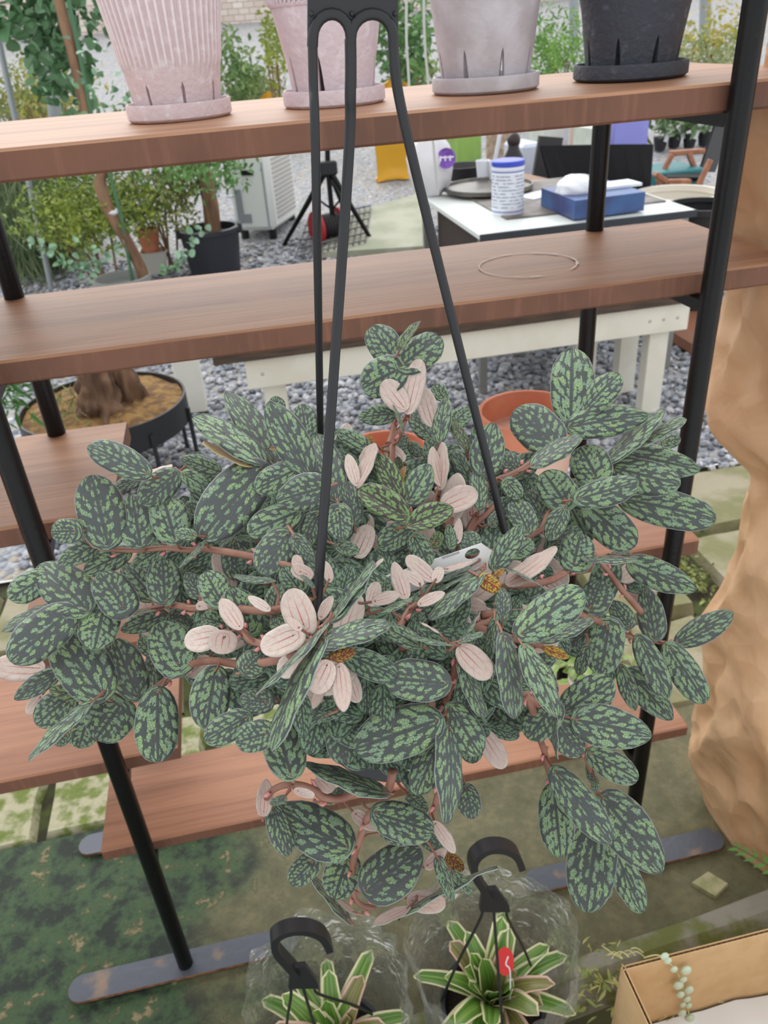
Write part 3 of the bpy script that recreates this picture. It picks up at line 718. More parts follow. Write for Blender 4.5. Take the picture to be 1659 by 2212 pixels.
CROPS = dict(A=(0, 820, 560/1659), B=(400, 820, 400/1659), C=(720, 680, 400/1659), D=(1060, 720, 540/1659), E=(0, 1260, 560/1659),
             F=(400, 1160, 460/1659), G=(740, 1140, 460/1659), I=(1040, 1180, 560/1659), J=(1080, 1540, 420/1659), H=(540, 1600, 540/1659))
LEAVES = '''A
935 600 550 400 190;690 1055 585 605 290;900 1060 840 715 240;1120 1030 1040 735 240;490 970 325 970 160;550 1030 480 890 80 b;
610 1060 370 1170 150 b;820 1100 540 1230 150 b;1040 1080 850 1190 140 b;560 1475 240 1150 300;310 1250 55 1400 190 b;790 1460 640 1230 240 f;
980 1400 790 1160 200 b;1055 1425 1040 1135 215;1180 1240 1380 1120 150 B;1300 1050 1135 1195 45;1290 1390 1190 1230 130 b;1410 1410 1310 1220 190;
1590 1590 1470 1335 230 b;1659 1300 1500 1240 60 b;380 1450 0 1570 120 b;990 1470 760 1480 40;930 620 720 700 100 B;1130 600 900 790 190 b;
1170 600 1380 720 110 b;1400 590 1160 500 130 B;950 600 1110 570 50 uB;1290 850 1180 800 100 B;1250 1000 1120 980 80 f;1480 1050 1540 1220 170 B
B
680 730 100 265 270;800 740 420 30 300 b;1110 850 740 170 320 f;1090 530 1040 205 220 B;830 300 810 145 150 B;570 770 150 590 110 y;
1000 760 775 580 100 n;690 790 130 1400 470;1010 800 620 980 260 f;1270 960 820 1080 330 ff;1340 1070 1180 425 300;1020 1180 560 1370 290;
930 1370 680 1730 320;1200 1200 1080 1490 220;1380 1170 1400 1430 230 f;1520 1285 1440 900 190;980 1400 1150 1640 150 f;1350 1480 1560 1540 130;
440 1440 470 1800 250 B;620 1440 470 1400 60 b
C
570 430 330 90 290 b;565 500 250 650 350;590 470 960 180 320;600 310 755 30 110 d;670 860 780 415 195 uf;640 840 450 600 210 uf;
890 980 800 660 180 u;540 890 220 910 190;630 1050 575 790 50 f;950 1130 985 715 155 f;1000 760 900 620 130 B;880 1100 700 850 200 B;
1060 990 1220 820 180 B;310 1200 20 1020 170 b;350 1150 320 1075 40 n;1200 1200 1080 920 110 d;1190 1220 1040 970 70 d;1330 1420 1440 950 300;
260 1330 390 1170 130 ub;215 1530 400 1170 110 u;210 1530 130 1250 120 u;600 1290 470 1180 140 ub;600 1640 395 1250 200 fd;600 1390 570 1265 80 db;
605 1520 630 1345 65 nf;670 1680 870 1320 250 f;640 1800 215 1540 250 ffd;670 1890 1085 1700 230 ffd;990 1720 1290 1590 230 u;960 1530 870 1195 120 u;
965 1560 1010 1150 130 u;1310 1740 1310 1350 160;1240 1520 1080 1180 150 b;900 1290 850 1090 140 b;590 1230 640 1060 110 B;680 1150 800 1260 110 B;
700 1910 400 2080 240 f;720 1970 860 2250 190 f;900 2060 960 1940 110 d;1230 2110 1200 1930 200;1060 2090 1030 1870 110;1110 2040 1130 1830 90 u;
1410 1890 1500 1750 120;1650 1400 1480 1250 200 b;230 2120 330 1890 200 ub;400 2100 300 1900 90 ub
D
530 580 545 65 280;620 510 850 250 190;395 710 160 500 290;525 620 1060 520 210;680 500 1070 500 120 b;270 880 590 640 150 f;
700 950 590 740 250;780 840 1135 480 120;920 760 1280 530 110;910 800 1400 900 200 b;1150 730 1260 690 90 B;810 890 1260 1000 230;
575 1100 985 980 190 ff;490 1120 350 910 240;890 1100 1515 1220 250 b;650 1150 960 1410 250 b;530 1150 650 1390 180 B;490 1160 380 1360 130 f;
250 1320 150 1100 180;350 1250 230 1040 150 b;110 990 200 1090 120;600 1050 530 970 90 B;550 1530 600 1320 220;430 1380 540 1310 90 b;
20 1560 215 1260 150 f;120 1660 460 1460 140 u;90 1550 400 1660 40 f;625 1490 975 1480 85 f;930 1520 1370 1700 200;960 1560 1300 1730 130 ub;
960 1560 850 1640 120 uB;1000 1740 900 1690 110 uB;930 1460 800 1450 40 b;170 1460 280 1370 120;100 1420 40 1270 130 b
E
455 175 60 500 270;660 180 600 425 240;525 180 410 270 100 b;660 720 330 260 330 f;880 720 730 350 230;1140 520 1010 240 270;
1010 690 1010 1145 260 f;1380 550 1320 915 240;590 760 150 1095 140 ff;770 785 610 1000 290;560 880 500 1050 190 B;430 960 360 1040 90 b;
430 740 230 900 200 b;565 735 310 670 100 d;370 570 90 740 130 b;265 545 -40 530 170 uB;265 720 170 840 90 uB;1540 290 1415 100 120 uf;
1400 330 1180 380 160 uf;1430 330 1410 455 175 uf;1260 150 1370 130 60 u;1060 200 770 300 140 B;1090 190 1230 250 100 B;1440 260 1290 210 140 b;
1000 480 1050 660 150 B;1590 850 1310 1010 180;970 440 890 350 100 B;970 500 930 780 100 B;1330 480 1200 600 120 uB
F
930 700 820 410 240 uf;860 760 590 880 220 uf;900 720 790 630 70 uff;1080 690 530 1210 130 ff;1050 830 560 1600 210 ff;1060 830 1580 600 210 ff;
1070 880 1550 680 60 uf;1150 640 1450 170 100 f;1190 610 1560 180 60 uf;1115 980 1000 1220 190 uff;1200 990 1240 1370 155 uff;1100 1120 1000 1345 90 u;
1140 950 1330 880 100 nff;1050 640 1150 460 90 u;780 720 670 640 130 b;680 600 730 355 170 b;890 410 760 230 180 b;700 340 380 290 90;
660 570 490 465 80 u;470 1030 610 900 210;640 1290 420 1260 190 b;640 1530 390 1600 230;825 1860 700 1400 320;1200 1390 1250 1770 240 b;
1110 1390 870 1430 100;950 1260 800 1360 140 b;1310 1150 1400 1350 160 B;1500 1120 1480 1400 150 B;1000 1220 980 1360 100 B;1380 1360 1370 1500 70 b;
900 290 860 140 90 u;960 300 830 230 120 u;1130 350 1090 190 80 u;1000 390 910 280 50 f;540 640 630 720 100 B
G
810 1215 325 1160 320 f;740 1500 90 1720 380 f;840 1390 1070 1760 250;930 1060 1130 1470 120;920 940 1150 1180 200 u;1230 1020 1060 1250 220 B;
1190 700 1090 1090 80 f;1070 370 660 690 150 ff;1060 330 655 500 60 f;1020 290 700 420 60;490 540 400 270 130 uf;700 400 500 225 130 u;
620 440 460 340 90 u;590 600 800 510 90 u;330 560 340 410 170;220 600 270 430 110 u;235 580 450 520 100 uf;290 650 540 540 80 f;
600 920 340 770 150;600 820 580 640 130 b;820 830 810 600 140 b;850 910 475 810 70 f;770 840 590 740 30 u;890 910 1060 640 40;
910 890 1095 800 70 f;900 610 1120 640 150 ub;1095 400 1230 480 130 nff;1190 370 1260 320 50 nff;1250 730 1240 460 130 f;1260 860 1390 1480 170 ff;
1430 1300 1220 1370 170 b;1250 1210 1180 1380 90 b;1630 1400 1440 1640 260;880 1150 960 1260 120 B;320 1120 205 1150 110 b;400 310 420 215 150 uB;
800 330 1020 290 70 u;720 420 770 310 90 u
I
250 560 650 260 260 ff;390 610 700 420 120;700 390 770 215 200;950 520 830 345 140;1110 590 1050 250 175;1250 620 1610 410 170;
1200 640 1440 1000 190 f;1010 590 1200 970 160 f;815 520 760 820 230;680 640 620 820 90 b;890 760 990 1050 110 b;940 800 1220 1100 190 b;
530 1060 840 850 240;600 1110 1100 1200 270 ff;270 640 510 1070 170 ff;400 690 520 640 110 b;390 650 565 710 70 nff;730 400 790 450 80 b;
680 520 540 650 100 B;470 1060 455 1360 35 f;480 1130 640 1340 190;500 1090 580 1130 50
J
470 500 940 1090 270 f;460 640 520 1235 280;880 720 1390 1350 420;850 900 720 1680 390 b;960 1130 1220 1685 230 b;800 600 750 420 90;
820 560 810 680 65 f;770 340 1190 560 240;950 1500 930 1580 40 B
H
650 715 155 430 330 f;150 440 260 760 150 b;420 800 265 950 160;640 800 560 1050 230 b;650 1200 420 850 90;700 1150 560 1060 40 uf;
770 1000 1140 700 330 f;830 480 1225 600 240;1050 360 1180 470 110 B;870 600 1110 660 120 b;1220 540 1360 750 90 u;1160 650 1280 720 100 b;
1170 840 1305 720 90 u;1250 780 1360 1060 90;1310 760 1420 860 80 nb;1345 870 1480 1020 80;1000 1160 1580 735 60 f;1060 1110 815 1230 90 uf;
1060 1060 1300 1090 140 u;1430 300 1480 515 150 b;90 490 110 255 110 u;240 380 130 420 60;300 330 430 370 60 u;470 250 550 340 110 ub;
500 400 650 320 90 b;690 480 850 600 100 ub;900 350 360 110 170 f;1255 0 1100 360 195 f;1320 -90 1380 540 175 f'''
STEMS = '''A 620 1080;850 1092;1060 1078;1220 1092;1330 1085;1700 1150;2000 1250
A 460 1500;560 1490;780 1495;960 1470;1100 1440;1230 1462;1400 1450;1700 1480;2000 1420
E 590 750;700 742;800 752;900 735;1000 665;1100 592;1200 530;1300 500;1400 500;1600 520;1900 460
E 1370 335;1480 300;1560 310;1610 370;1800 400;2000 380
G 720 1660;750 1600;765 1540;785 1420;820 1300;860 1180;880 1050;885 920;870 800;900 650
H 90 480;100 400;150 330;230 295;330 295;430 330;490 375;620 380;760 300
H 830 1112;740 1090;690 1030;680 900;690 780;720 680;760 560;800 480;900 380;950 200
H 1150 640;1205 490;1230 420;1250 330;1255 200;1230 0;1200 -300
D 620 500;560 570;480 630;380 740;300 830;200 905;120 945;20 985;-150 1100;-300 1300
D 900 1080;760 1060;620 1060;540 1110;460 1155;390 1190;340 1290;250 1345;100 1420;-200 1500
D 960 1560;860 1490;640 1500;560 1535;440 1620;300 1660;0 1680
D 600 1380;690 1470;780 1580;860 1690;920 1760;1000 1850
I 1230 640;1180 620;1080 605;980 588;900 555;800 510;700 460;560 420;300 420;0 440
J 440 620;410 480;380 330;330 190;300 40;200 -200;0 -500
J 860 750;830 680;790 540;740 380;700 200;560 40;400 -30;200 -150
C 690 840;660 900;640 950;600 1030;560 1080;530 1150;520 1300;520 1500
C 510 880;550 930;545 1000;530 1080;500 1160
C 600 1640;625 1680;665 1790;690 1890;710 1990;700 2200
C 960 1540;940 1600;915 1670;900 1800
C 1290 1780;1250 1850;1215 1930;1200 2100
C 1440 1710;1370 1790;1300 1850;1220 1950
G 580 590;520 640;470 720;440 800;480 950
G 1180 640;1150 720;1060 760;900 850;850 920
F 1100 740;1050 760;1000 740;950 700;850 640
F 1130 1020;1130 980;1120 900;1090 820;1100 740
I 390 640;300 615;200 590;100 560;-100 500'''
stem_pts = []
M_stem = mat('plant_stem', s2l(152, 110, 92), .45, col2=s2l(126, 82, 68), nscale=40)
M_stip = mat('pink_stipule', s2l(206, 136, 134), .55)
for line in STEMS.splitlines():
    cn, rest = line.split(' ', 1); ox, oy, s = CROPS[cn]
    px = [(ox+float(p.split()[0])*s, oy+float(p.split()[1])*s) for p in rest.split(';')]
    pts = spline([PP(x, y, .010) for x, y in px], 5)
    k = len(pts); m = MB()
    m.tube(pts, [lerp(.0017, .0027, i/(k-1)) for i in range(k)], 10)
    for i in range(3, min(k-6, 34), 7):
        p = pts[i]; d = (pts[i+1]-pts[i-1]).normalized(); e = d.orthogonal().normalized()
        for sgn in (-1, 1):
            q = p+e*.0026*sgn
            m.tube([q, q-d*.002+e*.0018*sgn, q-d*.0042+e*.0022*sgn], [.0012, .0012, .0002], 5, 1)
    m.build('stem', [M_stem, M_stip], plant, smooth='all')
    stem_pts += pts

UP = Vector((0, 0, 1)); rl = random.Random(3)
petioles = MB(); nleaf = 0; cn = 'A'
def place_leaf(B, tx, ty, wpx, kind, parent, shape=None):
    vdir = (CAM-B).normalized()
    n = (vdir*.86+UP*.34+Vector((rl.uniform(-.16, .16), rl.uniform(-.16, .16), rl.uniform(-.1, .1)))).normalized()
    d = ray(tx, ty); t = (B-CAM).dot(n)/d.dot(n); T = CAM+d*t
    ya = T-B; Lr = ya.length; ya.normalize()
    W = wpx*axdepth(B)/FPX*1.06
    ratio = W/Lr; roll = 0
    if ratio < .40:
        real = .46; roll = math.acos(min(1, ratio/real)); W = real*Lr; roll *= (1 if rl.random() < .5 else -1)
        a = Matrix.Rotation(roll, 3, ya) @ n; b_ = Matrix.Rotation(-roll, 3, ya) @ n
        n = a if a.z > b_.z else b_
    if kind in 'uy': n = -n
    xa = ya.cross(n).normalized(); n = xa.cross(ya)
    if shape is None:
        if ratio > .78: shape = 'heart'
        elif ratio > .52: shape = rl.choice(('oval', 'oval', 'pointed'))
        else: shape = rl.choice(('pointed', 'lance', 'oval'))
    me = rl.choice(LM[kind][shape])
    M4 = Matrix(((xa.x*W, ya.x*Lr, n.x*Lr, B.x), (xa.y*W, ya.y*Lr, n.y*Lr, B.y), (xa.z*W, ya.z*Lr, n.z*Lr, B.z), (0, 0, 0, 1)))
    return me, M4, ya
inner = []
for line in LEAVES.replace('\n', ';').split(';'):
    tk = line.split()
    if not tk: continue
    if tk[0].isalpha(): cn = tk[0]; continue
    ox, oy, s = CROPS[cn]
    bx, by, tx, ty, w_ = [float(k) for k in tk[:5]]
    fl = tk[5] if len(tk) > 5 else ''
    kind = 't'
    for k in 'undy':
        if k in fl: kind = k
    off = .016*fl.count('b')+.032*fl.count('B')-.009*fl.count('f')
    bx, by, tx, ty, w_ = ox+bx*s, oy+by*s, ox+tx*s, oy+ty*s, w_*s
    B = PP(bx, by, off)
    me, M4, ya = place_leaf(B, tx, ty, w_, kind, plant)
    o = bpy.data.objects.new('leaf', me); COL.objects.link(o); o.parent = plant
    o.matrix_local = Matrix.Translation(-ORG[plant.name]) @ M4
    if kind == 'u': o['label'] = 'leaf turned to show its pale underside with red veins'
    elif kind == 'n': o['label'] = 'young red and yellow leaf'
    nleaf += 1
    # petiole to the nearest stem
    best = min(stem_pts, key=lambda p: (p-B).length_squared); dd = (best-B).length
    if dd > .018 or (best-B).dot(ya) > .0: best = B-ya*.007+Vector((0, .008, -.004))
    petioles.tube([B+ya*.002, lerp(B, best, .5)-ya*.002, best], [.0008, .0009, .0011], 5, 0, False)
o = petioles.build('petioles', M_stem, plant, smooth=True); o['kind'] = 'stuff'
print('LEAVES', nleaf)
# shaded leaves filling the inside of the plant: one part
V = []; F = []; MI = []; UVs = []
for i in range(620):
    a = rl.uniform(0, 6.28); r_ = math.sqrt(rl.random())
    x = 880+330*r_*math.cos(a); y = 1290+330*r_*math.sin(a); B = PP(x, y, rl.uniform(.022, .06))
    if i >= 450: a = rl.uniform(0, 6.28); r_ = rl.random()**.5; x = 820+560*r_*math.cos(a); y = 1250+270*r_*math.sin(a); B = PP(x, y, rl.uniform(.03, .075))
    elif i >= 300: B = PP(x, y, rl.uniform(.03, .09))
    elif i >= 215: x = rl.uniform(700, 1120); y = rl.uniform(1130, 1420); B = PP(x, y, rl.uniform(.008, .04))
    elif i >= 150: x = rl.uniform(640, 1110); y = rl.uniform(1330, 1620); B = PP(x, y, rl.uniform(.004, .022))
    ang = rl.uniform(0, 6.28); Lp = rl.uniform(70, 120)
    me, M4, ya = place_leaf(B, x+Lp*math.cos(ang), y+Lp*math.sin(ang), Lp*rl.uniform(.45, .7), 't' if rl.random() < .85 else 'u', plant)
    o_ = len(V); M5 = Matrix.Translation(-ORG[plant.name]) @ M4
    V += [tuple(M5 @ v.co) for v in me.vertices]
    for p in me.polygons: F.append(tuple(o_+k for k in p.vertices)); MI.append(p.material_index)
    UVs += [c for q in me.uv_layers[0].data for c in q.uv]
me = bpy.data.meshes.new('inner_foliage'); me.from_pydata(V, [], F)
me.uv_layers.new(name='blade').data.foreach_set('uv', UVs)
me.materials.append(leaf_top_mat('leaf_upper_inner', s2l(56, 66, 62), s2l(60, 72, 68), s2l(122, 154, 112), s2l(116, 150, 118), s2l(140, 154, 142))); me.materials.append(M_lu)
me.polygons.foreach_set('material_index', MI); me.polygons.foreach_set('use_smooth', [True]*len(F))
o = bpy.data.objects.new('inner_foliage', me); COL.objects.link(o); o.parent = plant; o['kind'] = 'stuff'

# pot, soil and hanger
M_bp = mat('black_plastic', s2l(40, 42, 48), .38, 0, .5, bump=.03, bscale=300)
m = MB(); R = .078
m.lathe([(.054, 1.035), (.058, 1.037), (R-.004, 1.143), (R-.004, 1.145), (R+.003, 1.147), (R+.004, 1.165), (R, 1.167), (R-.006, 1.165), (R-.010, 1.145)], (PC.x, PC.y, 0), 48, closed=True)
m.build('pot', mat('grey_plastic_pot', s2l(62, 64, 70), .5), plant, smooth=True)
m = MB(); m.lathe([(R-.012, 1.143), (.04, 1.149), (.0001, 1.151)], (PC.x, PC.y, 0), 32); m.build('soil', mat('potting_soil', s2l(44, 34, 28), .95, bump=.8, bscale=120), plant, smooth=True)
HY = PC.y
def wire(pxs, endp, r, n0=8):
    pts = [AY(x, y, HY) for x, y in pxs]
    dn = endp-pts[-1]; low = endp+dn*((1.166-endp.z)/dn.z); low.x = lerp(low.x, PC.x, .12); low.y = lerp(low.y, PC.y, .12)
    pts = spline(pts+[endp], n0)+[low]
    return pts
fr = AZ(683, 1338, 1.203); rt = AZ(1092, 1155, 1.203); bk = Vector((.040, .525, 1.203))
hang = MB()
# plate between the wires and the strap above it
def hp(x, y, dy=0.0): p = AY(x, y, HY); return Vector((p.x, p.y+dy, p.z))
out = [(662, -60), (662, 60), (672, 84), (686, 88)]
pl = []
n = 10
arch1 = [(716+41*math.cos(math.pi-math.pi*i/n), 82-52*math.sin(math.pi*i/n)) for i in range(n+1)]
arch2 = [(803+46*math.cos(math.pi-math.pi*i/n), 82-52*math.sin(math.pi*i/n)) for i in range(n+1)]
loop = [(664, -60), (664, 88)]+arch1+[(757, 88)]+arch2+[(859, 88), (857, -60)]
k = len(loop); mid = len(loop)
V = [hp(x, y, -.0012) for x, y in loop]+[hp(x, y, .0012) for x, y in loop]
# faces as vertical strips up to the top edge
xs_top = [hp(x, -60, -.0012) for x, y in loop]+[hp(x, -60, .0012) for x, y in loop]
hang.add(V+xs_top, [(i, i+1, 2*k+i+1, 2*k+i) for i in range(1, k-2)]+[(k+i, 3*k+i, 3*k+i+1, k+i+1) for i in range(1, k-2)]+[(i, k+i, k+i+1, i+1) for i in range(k-1)])
hang.tube([hp(675, 100)]+[hp(x, y, -.001) for x, y in arch1]+[hp(757, 100)], .0027, 10)
hang.tube([hp(757, 100)]+[hp(x, y, -.001) for x, y in arch2]+[hp(849, 100)], .0027, 10)
for x in (672, 759, 852): hang.ball(hp(x, 30, -.0018), .0012, 8, 6)
hang.add(*(lambda a: (a, [(0, 1, 2, 3), (4, 7, 6, 5), (0, 4, 5, 1), (1, 5, 6, 2), (2, 6, 7, 3), (3, 7, 4, 0)]))([hp(664, -58, -.0012), hp(856, -58, -.0012), hp(790, -190, -.0012), hp(730, -190, -.0012), hp(664, -58, .0012), hp(856, -58, .0012), hp(790, -190, .0012), hp(730, -190, .0012)]))
# hook arching over above
c = hp(760, -190); hk = [c, c+Vector((-.004, 0, .02)), c+Vector((-.022, 0, .036)), c+Vector((-.03, 0, .06)), c+Vector((-.02, 0, .085)), c+Vector((.004, 0, .095)), c+Vector((.028, 0, .085)), c+Vector((.036, 0, .064))]
hang.tube(spline(hk, 5), .006, 10)
hg = hang.build('hanger', mat('black_hanger', s2l(30, 31, 35), .42, bump=.03, bscale=400), plant, smooth=True)
for pxs, e, r in (([(675, 85), (677, 180), (683, 400)], bk, .0024), ([(757, 85), (757, 190), (748, 420)], fr, .0029), ([(849, 85), (854, 160), (868, 240), (892, 345), (930, 500)], rt, .0027)):
    pts = wire(pxs, e, r)
    q = MB(); q.tube(pts, [r]*len(pts), 12); q.ball(pts[-1], (.0045, .0045, .006), 8, 6)
    q.build('hanger_wire', MATS['black_hanger'], hg, smooth=True)

# plant label stuck in the pot
def at_depth(x, y, Y): return AY(x, y, Y)
cor = [(782, 1262), (1040, 1173), (1066, 1192), (1055, 1222), (800, 1308)]
P5 = [AY(x, y, .398+(1.0-(y-1170)/140)*.012) for x, y in cor]
nrm = (P5[1]-P5[0]).cross(P5[4]-P5[0]).normalized(); nrm = nrm if nrm.y < 0 else -nrm
lab = empty('plant_label', P5[4], 'white plastic plant label with a punched hole standing among the leaves', 'plant label')
hc = AY(1020, 1196, .398+(1-26/140)*.012); ex = (P5[1]-P5[0]).normalized(); ey = nrm.cross(ex).normalized()
pl2 = lambda p: (p-hc).dot(ex), 
m = MB(); ho = []
n = 20
for i in range(n): a = 2*math.pi*i/n; ho.append(hc+ex*.0052*math.cos(a)+ey*.0035*math.sin(a))
# polygon with hole as a fan of quads between outline samples and hole samples
def outline_at(a):
    d = ex*math.cos(a)+ey*math.sin(a); best = None
    for i in range(5):
        p, q = P5[i], P5[(i+1) % 5]
        px_, py_ = (p-hc).dot(ex), (p-hc).dot(ey); qx, qy = (q-hc).dot(ex), (q-hc).dot(ey)
        den = math.cos(a)*(qy-py_)-math.sin(a)*(qx-px_)
        if abs(den) < 1e-12: continue
        t = (px_*(qy-py_)-py_*(qx-px_))/den; s_ = (px_*math.sin(a)-py_*math.cos(a))/den
        if t > 0 and -1e-6 <= s_ <= 1+1e-6 and (best is None or t < best): best = t
    return hc+d*(best or .005)
angs = sorted([2*math.pi*i/40 for i in range(40)]+[math.atan2((p-hc).dot(ey), (p-hc).dot(ex)) % (2*math.pi) for p in P5])
ri = [hc+ex*.0052*math.cos(a)+ey*.0035*math.sin(a) for a in angs]; ro = [outline_at(a) for a in angs]; k = len(angs)
t_ = nrm*.0004
m.add([p+t_ for p in ri]+[p+t_ for p in ro]+[p-t_ for p in ri]+[p-t_ for p in ro], [(i, (i+1) % k, k+(i+1) % k, k+i) for i in range(k)]+[(2*k+i, 3*k+i, 3*k+(i+1) % k, 2*k+(i+1) % k) for i in range(k)]+[(i, 2*k+i, 2*k+(i+1) % k, (i+1) % k) for i in range(k)]+[(k+i, k+(i+1) % k, 3*k+(i+1) % k, 3*k+i) for i in range(k)])
m.build('card', mat('white_label', s2l(242, 242, 242), .4), lab)
cu = bpy.data.curves.new('letter', 'FONT'); cu.body = 'P'; cu.size = .0145; cu.extrude = .0001
tmp = bpy.data.objects.new('tmp', cu); COL.objects.link(tmp); dg = bpy.context.evaluated_depsgraph_get(); dg.update()
me = bpy.data.meshes.new_from_object(tmp.evaluated_get(dg)); bpy.data.objects.remove(tmp)
lp = AY(820, 1263, .398+(1-93/140)*.012)+nrm*.0012
me.materials.append(mat('green_print', s2l(28, 52, 38), .5))
o = bpy.data.objects.new('lettering', me); COL.objects.link(o); o.parent = lab
ex2 = ex; ey2 = ey if ey.z > 0 else -ey
o.matrix_local = Matrix.Translation(-ORG[lab.name]) @ Matrix(((ex2.x, ey2.x, nrm.x, lp.x), (ex2.y, ey2.y, nrm.y, lp.y), (ex2.z, ey2.z, nrm.z, lp.z), (0, 0, 0, 1))) @ Matrix.Translation((0, -.010, 0))
# faint second print line near the hole
q = MB(); a0 = AY(955, 1207, .398+(1-37/140)*.012)+nrm*.0008
q.add([a0, a0+ex*.012, a0+ex*.012+ey2*.0016, a0+ey2*.0016], [(0, 1, 2, 3)]); q.build('small_print', mat('grey_print', s2l(176, 176, 180), .5), lab)
# ------------------------------------------------------------------ paper wrapped bundle on the right
def kraft(name):
    m, nt, b = _nodes(name)
    tc = N(nt, 'ShaderNodeTexCoord')
    n1 = N(nt, 'ShaderNodeTexNoise', i_Scale=9.0, i_Detail=5.0, i_Distortion=1.2); L(nt, tc.outputs['Object'], n1.inputs['Vector'])
    vo = N(nt, 'ShaderNodeTexVoronoi', i_Scale=13.0); L(nt, n1.outputs['Color'], vo.inputs['Vector'])
    L(nt, mixc(nt, ss(nt, n1.outputs[0], .3, .7), s2l(214, 176, 138), s2l(204, 162, 122)), b.inputs['Base Color'])
    b.inputs['Roughness'].default_value = .6
    v2 = N(nt, 'ShaderNodeTexVoronoi', i_Scale=16.0); L(nt, tc.outputs['Object'], v2.inputs['Vector'])
    bp = N(nt, 'ShaderNodeBump', i_Strength=.3, i_Distance=.02); L(nt, math_n(nt, 'ADD', n1.outputs[0], math_n(nt, 'MULTIPLY', v2.outputs['Distance'], 1.6)), bp.inputs['Height']); L(nt, bp.outputs[0], b.inputs['Normal'])
    return m
M_kraft = kraft('kraft_paper')
_r1 = np.column_stack([rng.uniform(0, 6.283, 90)*.24, rng.uniform(-.05, 1.8, 90)*.75]); _r2 = np.column_stack([rng.uniform(0, 6.283, 420)*.24, rng.uniform(-.05, 1.8, 420)])
def FOLD(a, z):
    q1 = np.hypot(_r1[:, 0]-a*.24-.03*math.sin(z*7), _r1[:, 1]-z*.75-.04*math.sin(a*3)); q2 = np.hypot(_r2[:, 0]-a*.24, _r2[:, 1]-z)
    return float(.38*q1.min()+.22*q2.min())
def bundle():
    # left edge of the paper by height
    zs = [0.0, .05, .13, .25, .44, .56, .66, .74, .775, .83, .90, 1.0, 1.10, 1.25, 1.45, 1.75]
    xl = [.835, .822, .806, .812, .815, .822, .832, .852, .862, .822, .782, .770, .766, .765, .766, .77]
    P = []; n = 110; m = 150
    for i in range(m+1):
        z = 1.75*i/m; row = []
        xe = interp(z, zs, xl)
        hx = .235 if z < .77 else .25; hy = interp(z, [0, .3, .77, .9, 1.75], [.150, .155, .11, .14, .15]); cyy = interp(z, [0, .3, .8, 1.2, 1.75], [.935, .96, 1.02, 1.04, 1.06])
        for j in range(n):
            a = 2*math.pi*j/n; c, s_ = math.cos(a), math.sin(a)
            e = .62
            x = xe+hx+hx*math.copysign(abs(c)**e, c); y = cyy+hy*math.copysign(abs(s_)**e, s_)
            p = Vector((x, y, z))
            d = (FOLD(a, z)-.022)*min(1, .3+z*4)
            row.append((x+d*c, y+d*s_, z))
        row.append(row[0]); P.append(row)
    m_ = MB().grid(P)
    # jagged open top, flat bottom
    return m_
o = bundle().build('paper_bundle', M_kraft, smooth=True, org=(1.05, .95, 0))
tag(o, 'tall bundle wrapped in crumpled brown kraft paper beside the rack', 'paper bundle')

# small fern frond poking in from the right
fr_ = empty('fern', (.80, .735, .0), 'green fern frond poking out at the foot of the paper bundle', 'fern')
base = Vector((.86, .70, .08)); tip = AZ(1582, 1825, .10); pts = spline([base+Vector((.02, -.02, -.10)), base, lerp(base, tip, .5)+Vector((0, 0, .015)), tip], 5)
MB().tube(pts, [.0015]*len(pts), 5).build('stalk', mat('fern_stalk', s2l(86, 110, 52), .6), fr_)
fm = mat('fern_leaf', s2l(92, 136, 62), .6)
for i in range(3, len(pts)-1):
    for sg in (-1, 1):
        d = (pts[i+1]-pts[i-1]).normalized(); sd_ = d.cross(UP).normalized()*sg
        l_ = .035*(1-i/len(pts))+.01
        q = MB(); p = pts[i]
        q.add([p, p+sd_*l_*.5+d*.010, p+sd_*l_+d*.014-UP*.004, p+sd_*l_*.5-d*.002], [(0, 1, 2, 3)]); q.add([Vector(v)-UP*.0006 for v in q.v], [(3, 2, 1, 0)])
        q.build('pinna', fm, fr_)

# ------------------------------------------------------------------ cardboard box
M_card = mat('cardboard', s2l(216, 182, 136), .75, col2=s2l(208, 172, 124), nscale=30, bump=.05, bscale=90)
M_flute = mat('cardboard_fluting', s2l(146, 110, 78), .85)
BX0, BX1, BY0, BY1, BH, T = .397, .90, .20, .577, .30, .006
zb = -.072
box = empty('cardboard_box', ((BX0+BX1)/2, (BY0+BY1)/2, zb), 'open brown cardboard box with corrugated rim in the lower right corner', 'box')
def wall(a, b_, inn):
    a, b_ = Vector(a), Vector(b_); d = (b_-a).normalized(); nrm_ = Vector(inn); l_ = (b_-a).length
    m = MB()
    for off_ in (0, T-.0012):
        c = (a+b_)/2+nrm_*(off_+.0006); m.beam(a+nrm_*(off_+.0006)+UP*((BH-zb)/2), b_+nrm_*(off_+.0006)+UP*((BH-zb)/2), .0012, BH-zb)
    w_ = m.build('side_panel', M_card, box)
    # wavy fluting between the two liners, visible along the rim
    k = int(l_/.0022); P = []
    for i in range(k+1):
        p = a+d*l_*i/k; o_ = T*.5+(T*.5-.0014)*math.sin(i*math.pi/2)
        P.append([p+nrm_*o_+UP*(BH-zb-.0015), p+nrm_*o_+UP*(BH-zb-.03)])
    MB().grid(P).build('fluting', M_flute, w_)
A_ = (BX0, BY1, zb); B_ = (BX1, BY1+.0, zb); C_ = (BX1, BY0, zb); D_ = (BX0, BY0, zb)
wall(A_, B_, (0, -1, 0)); wall(B_, C_, (-1, 0, 0)); wall(C_, D_, (0, 1, 0)); wall(D_, A_, (1, 0, 0))
MB().box(((BX0+BX1)/2, (BY0+BY1)/2, zb+.003), (BX1-BX0, BY1-BY0, .004)).build('bottom_panel', M_card, box)
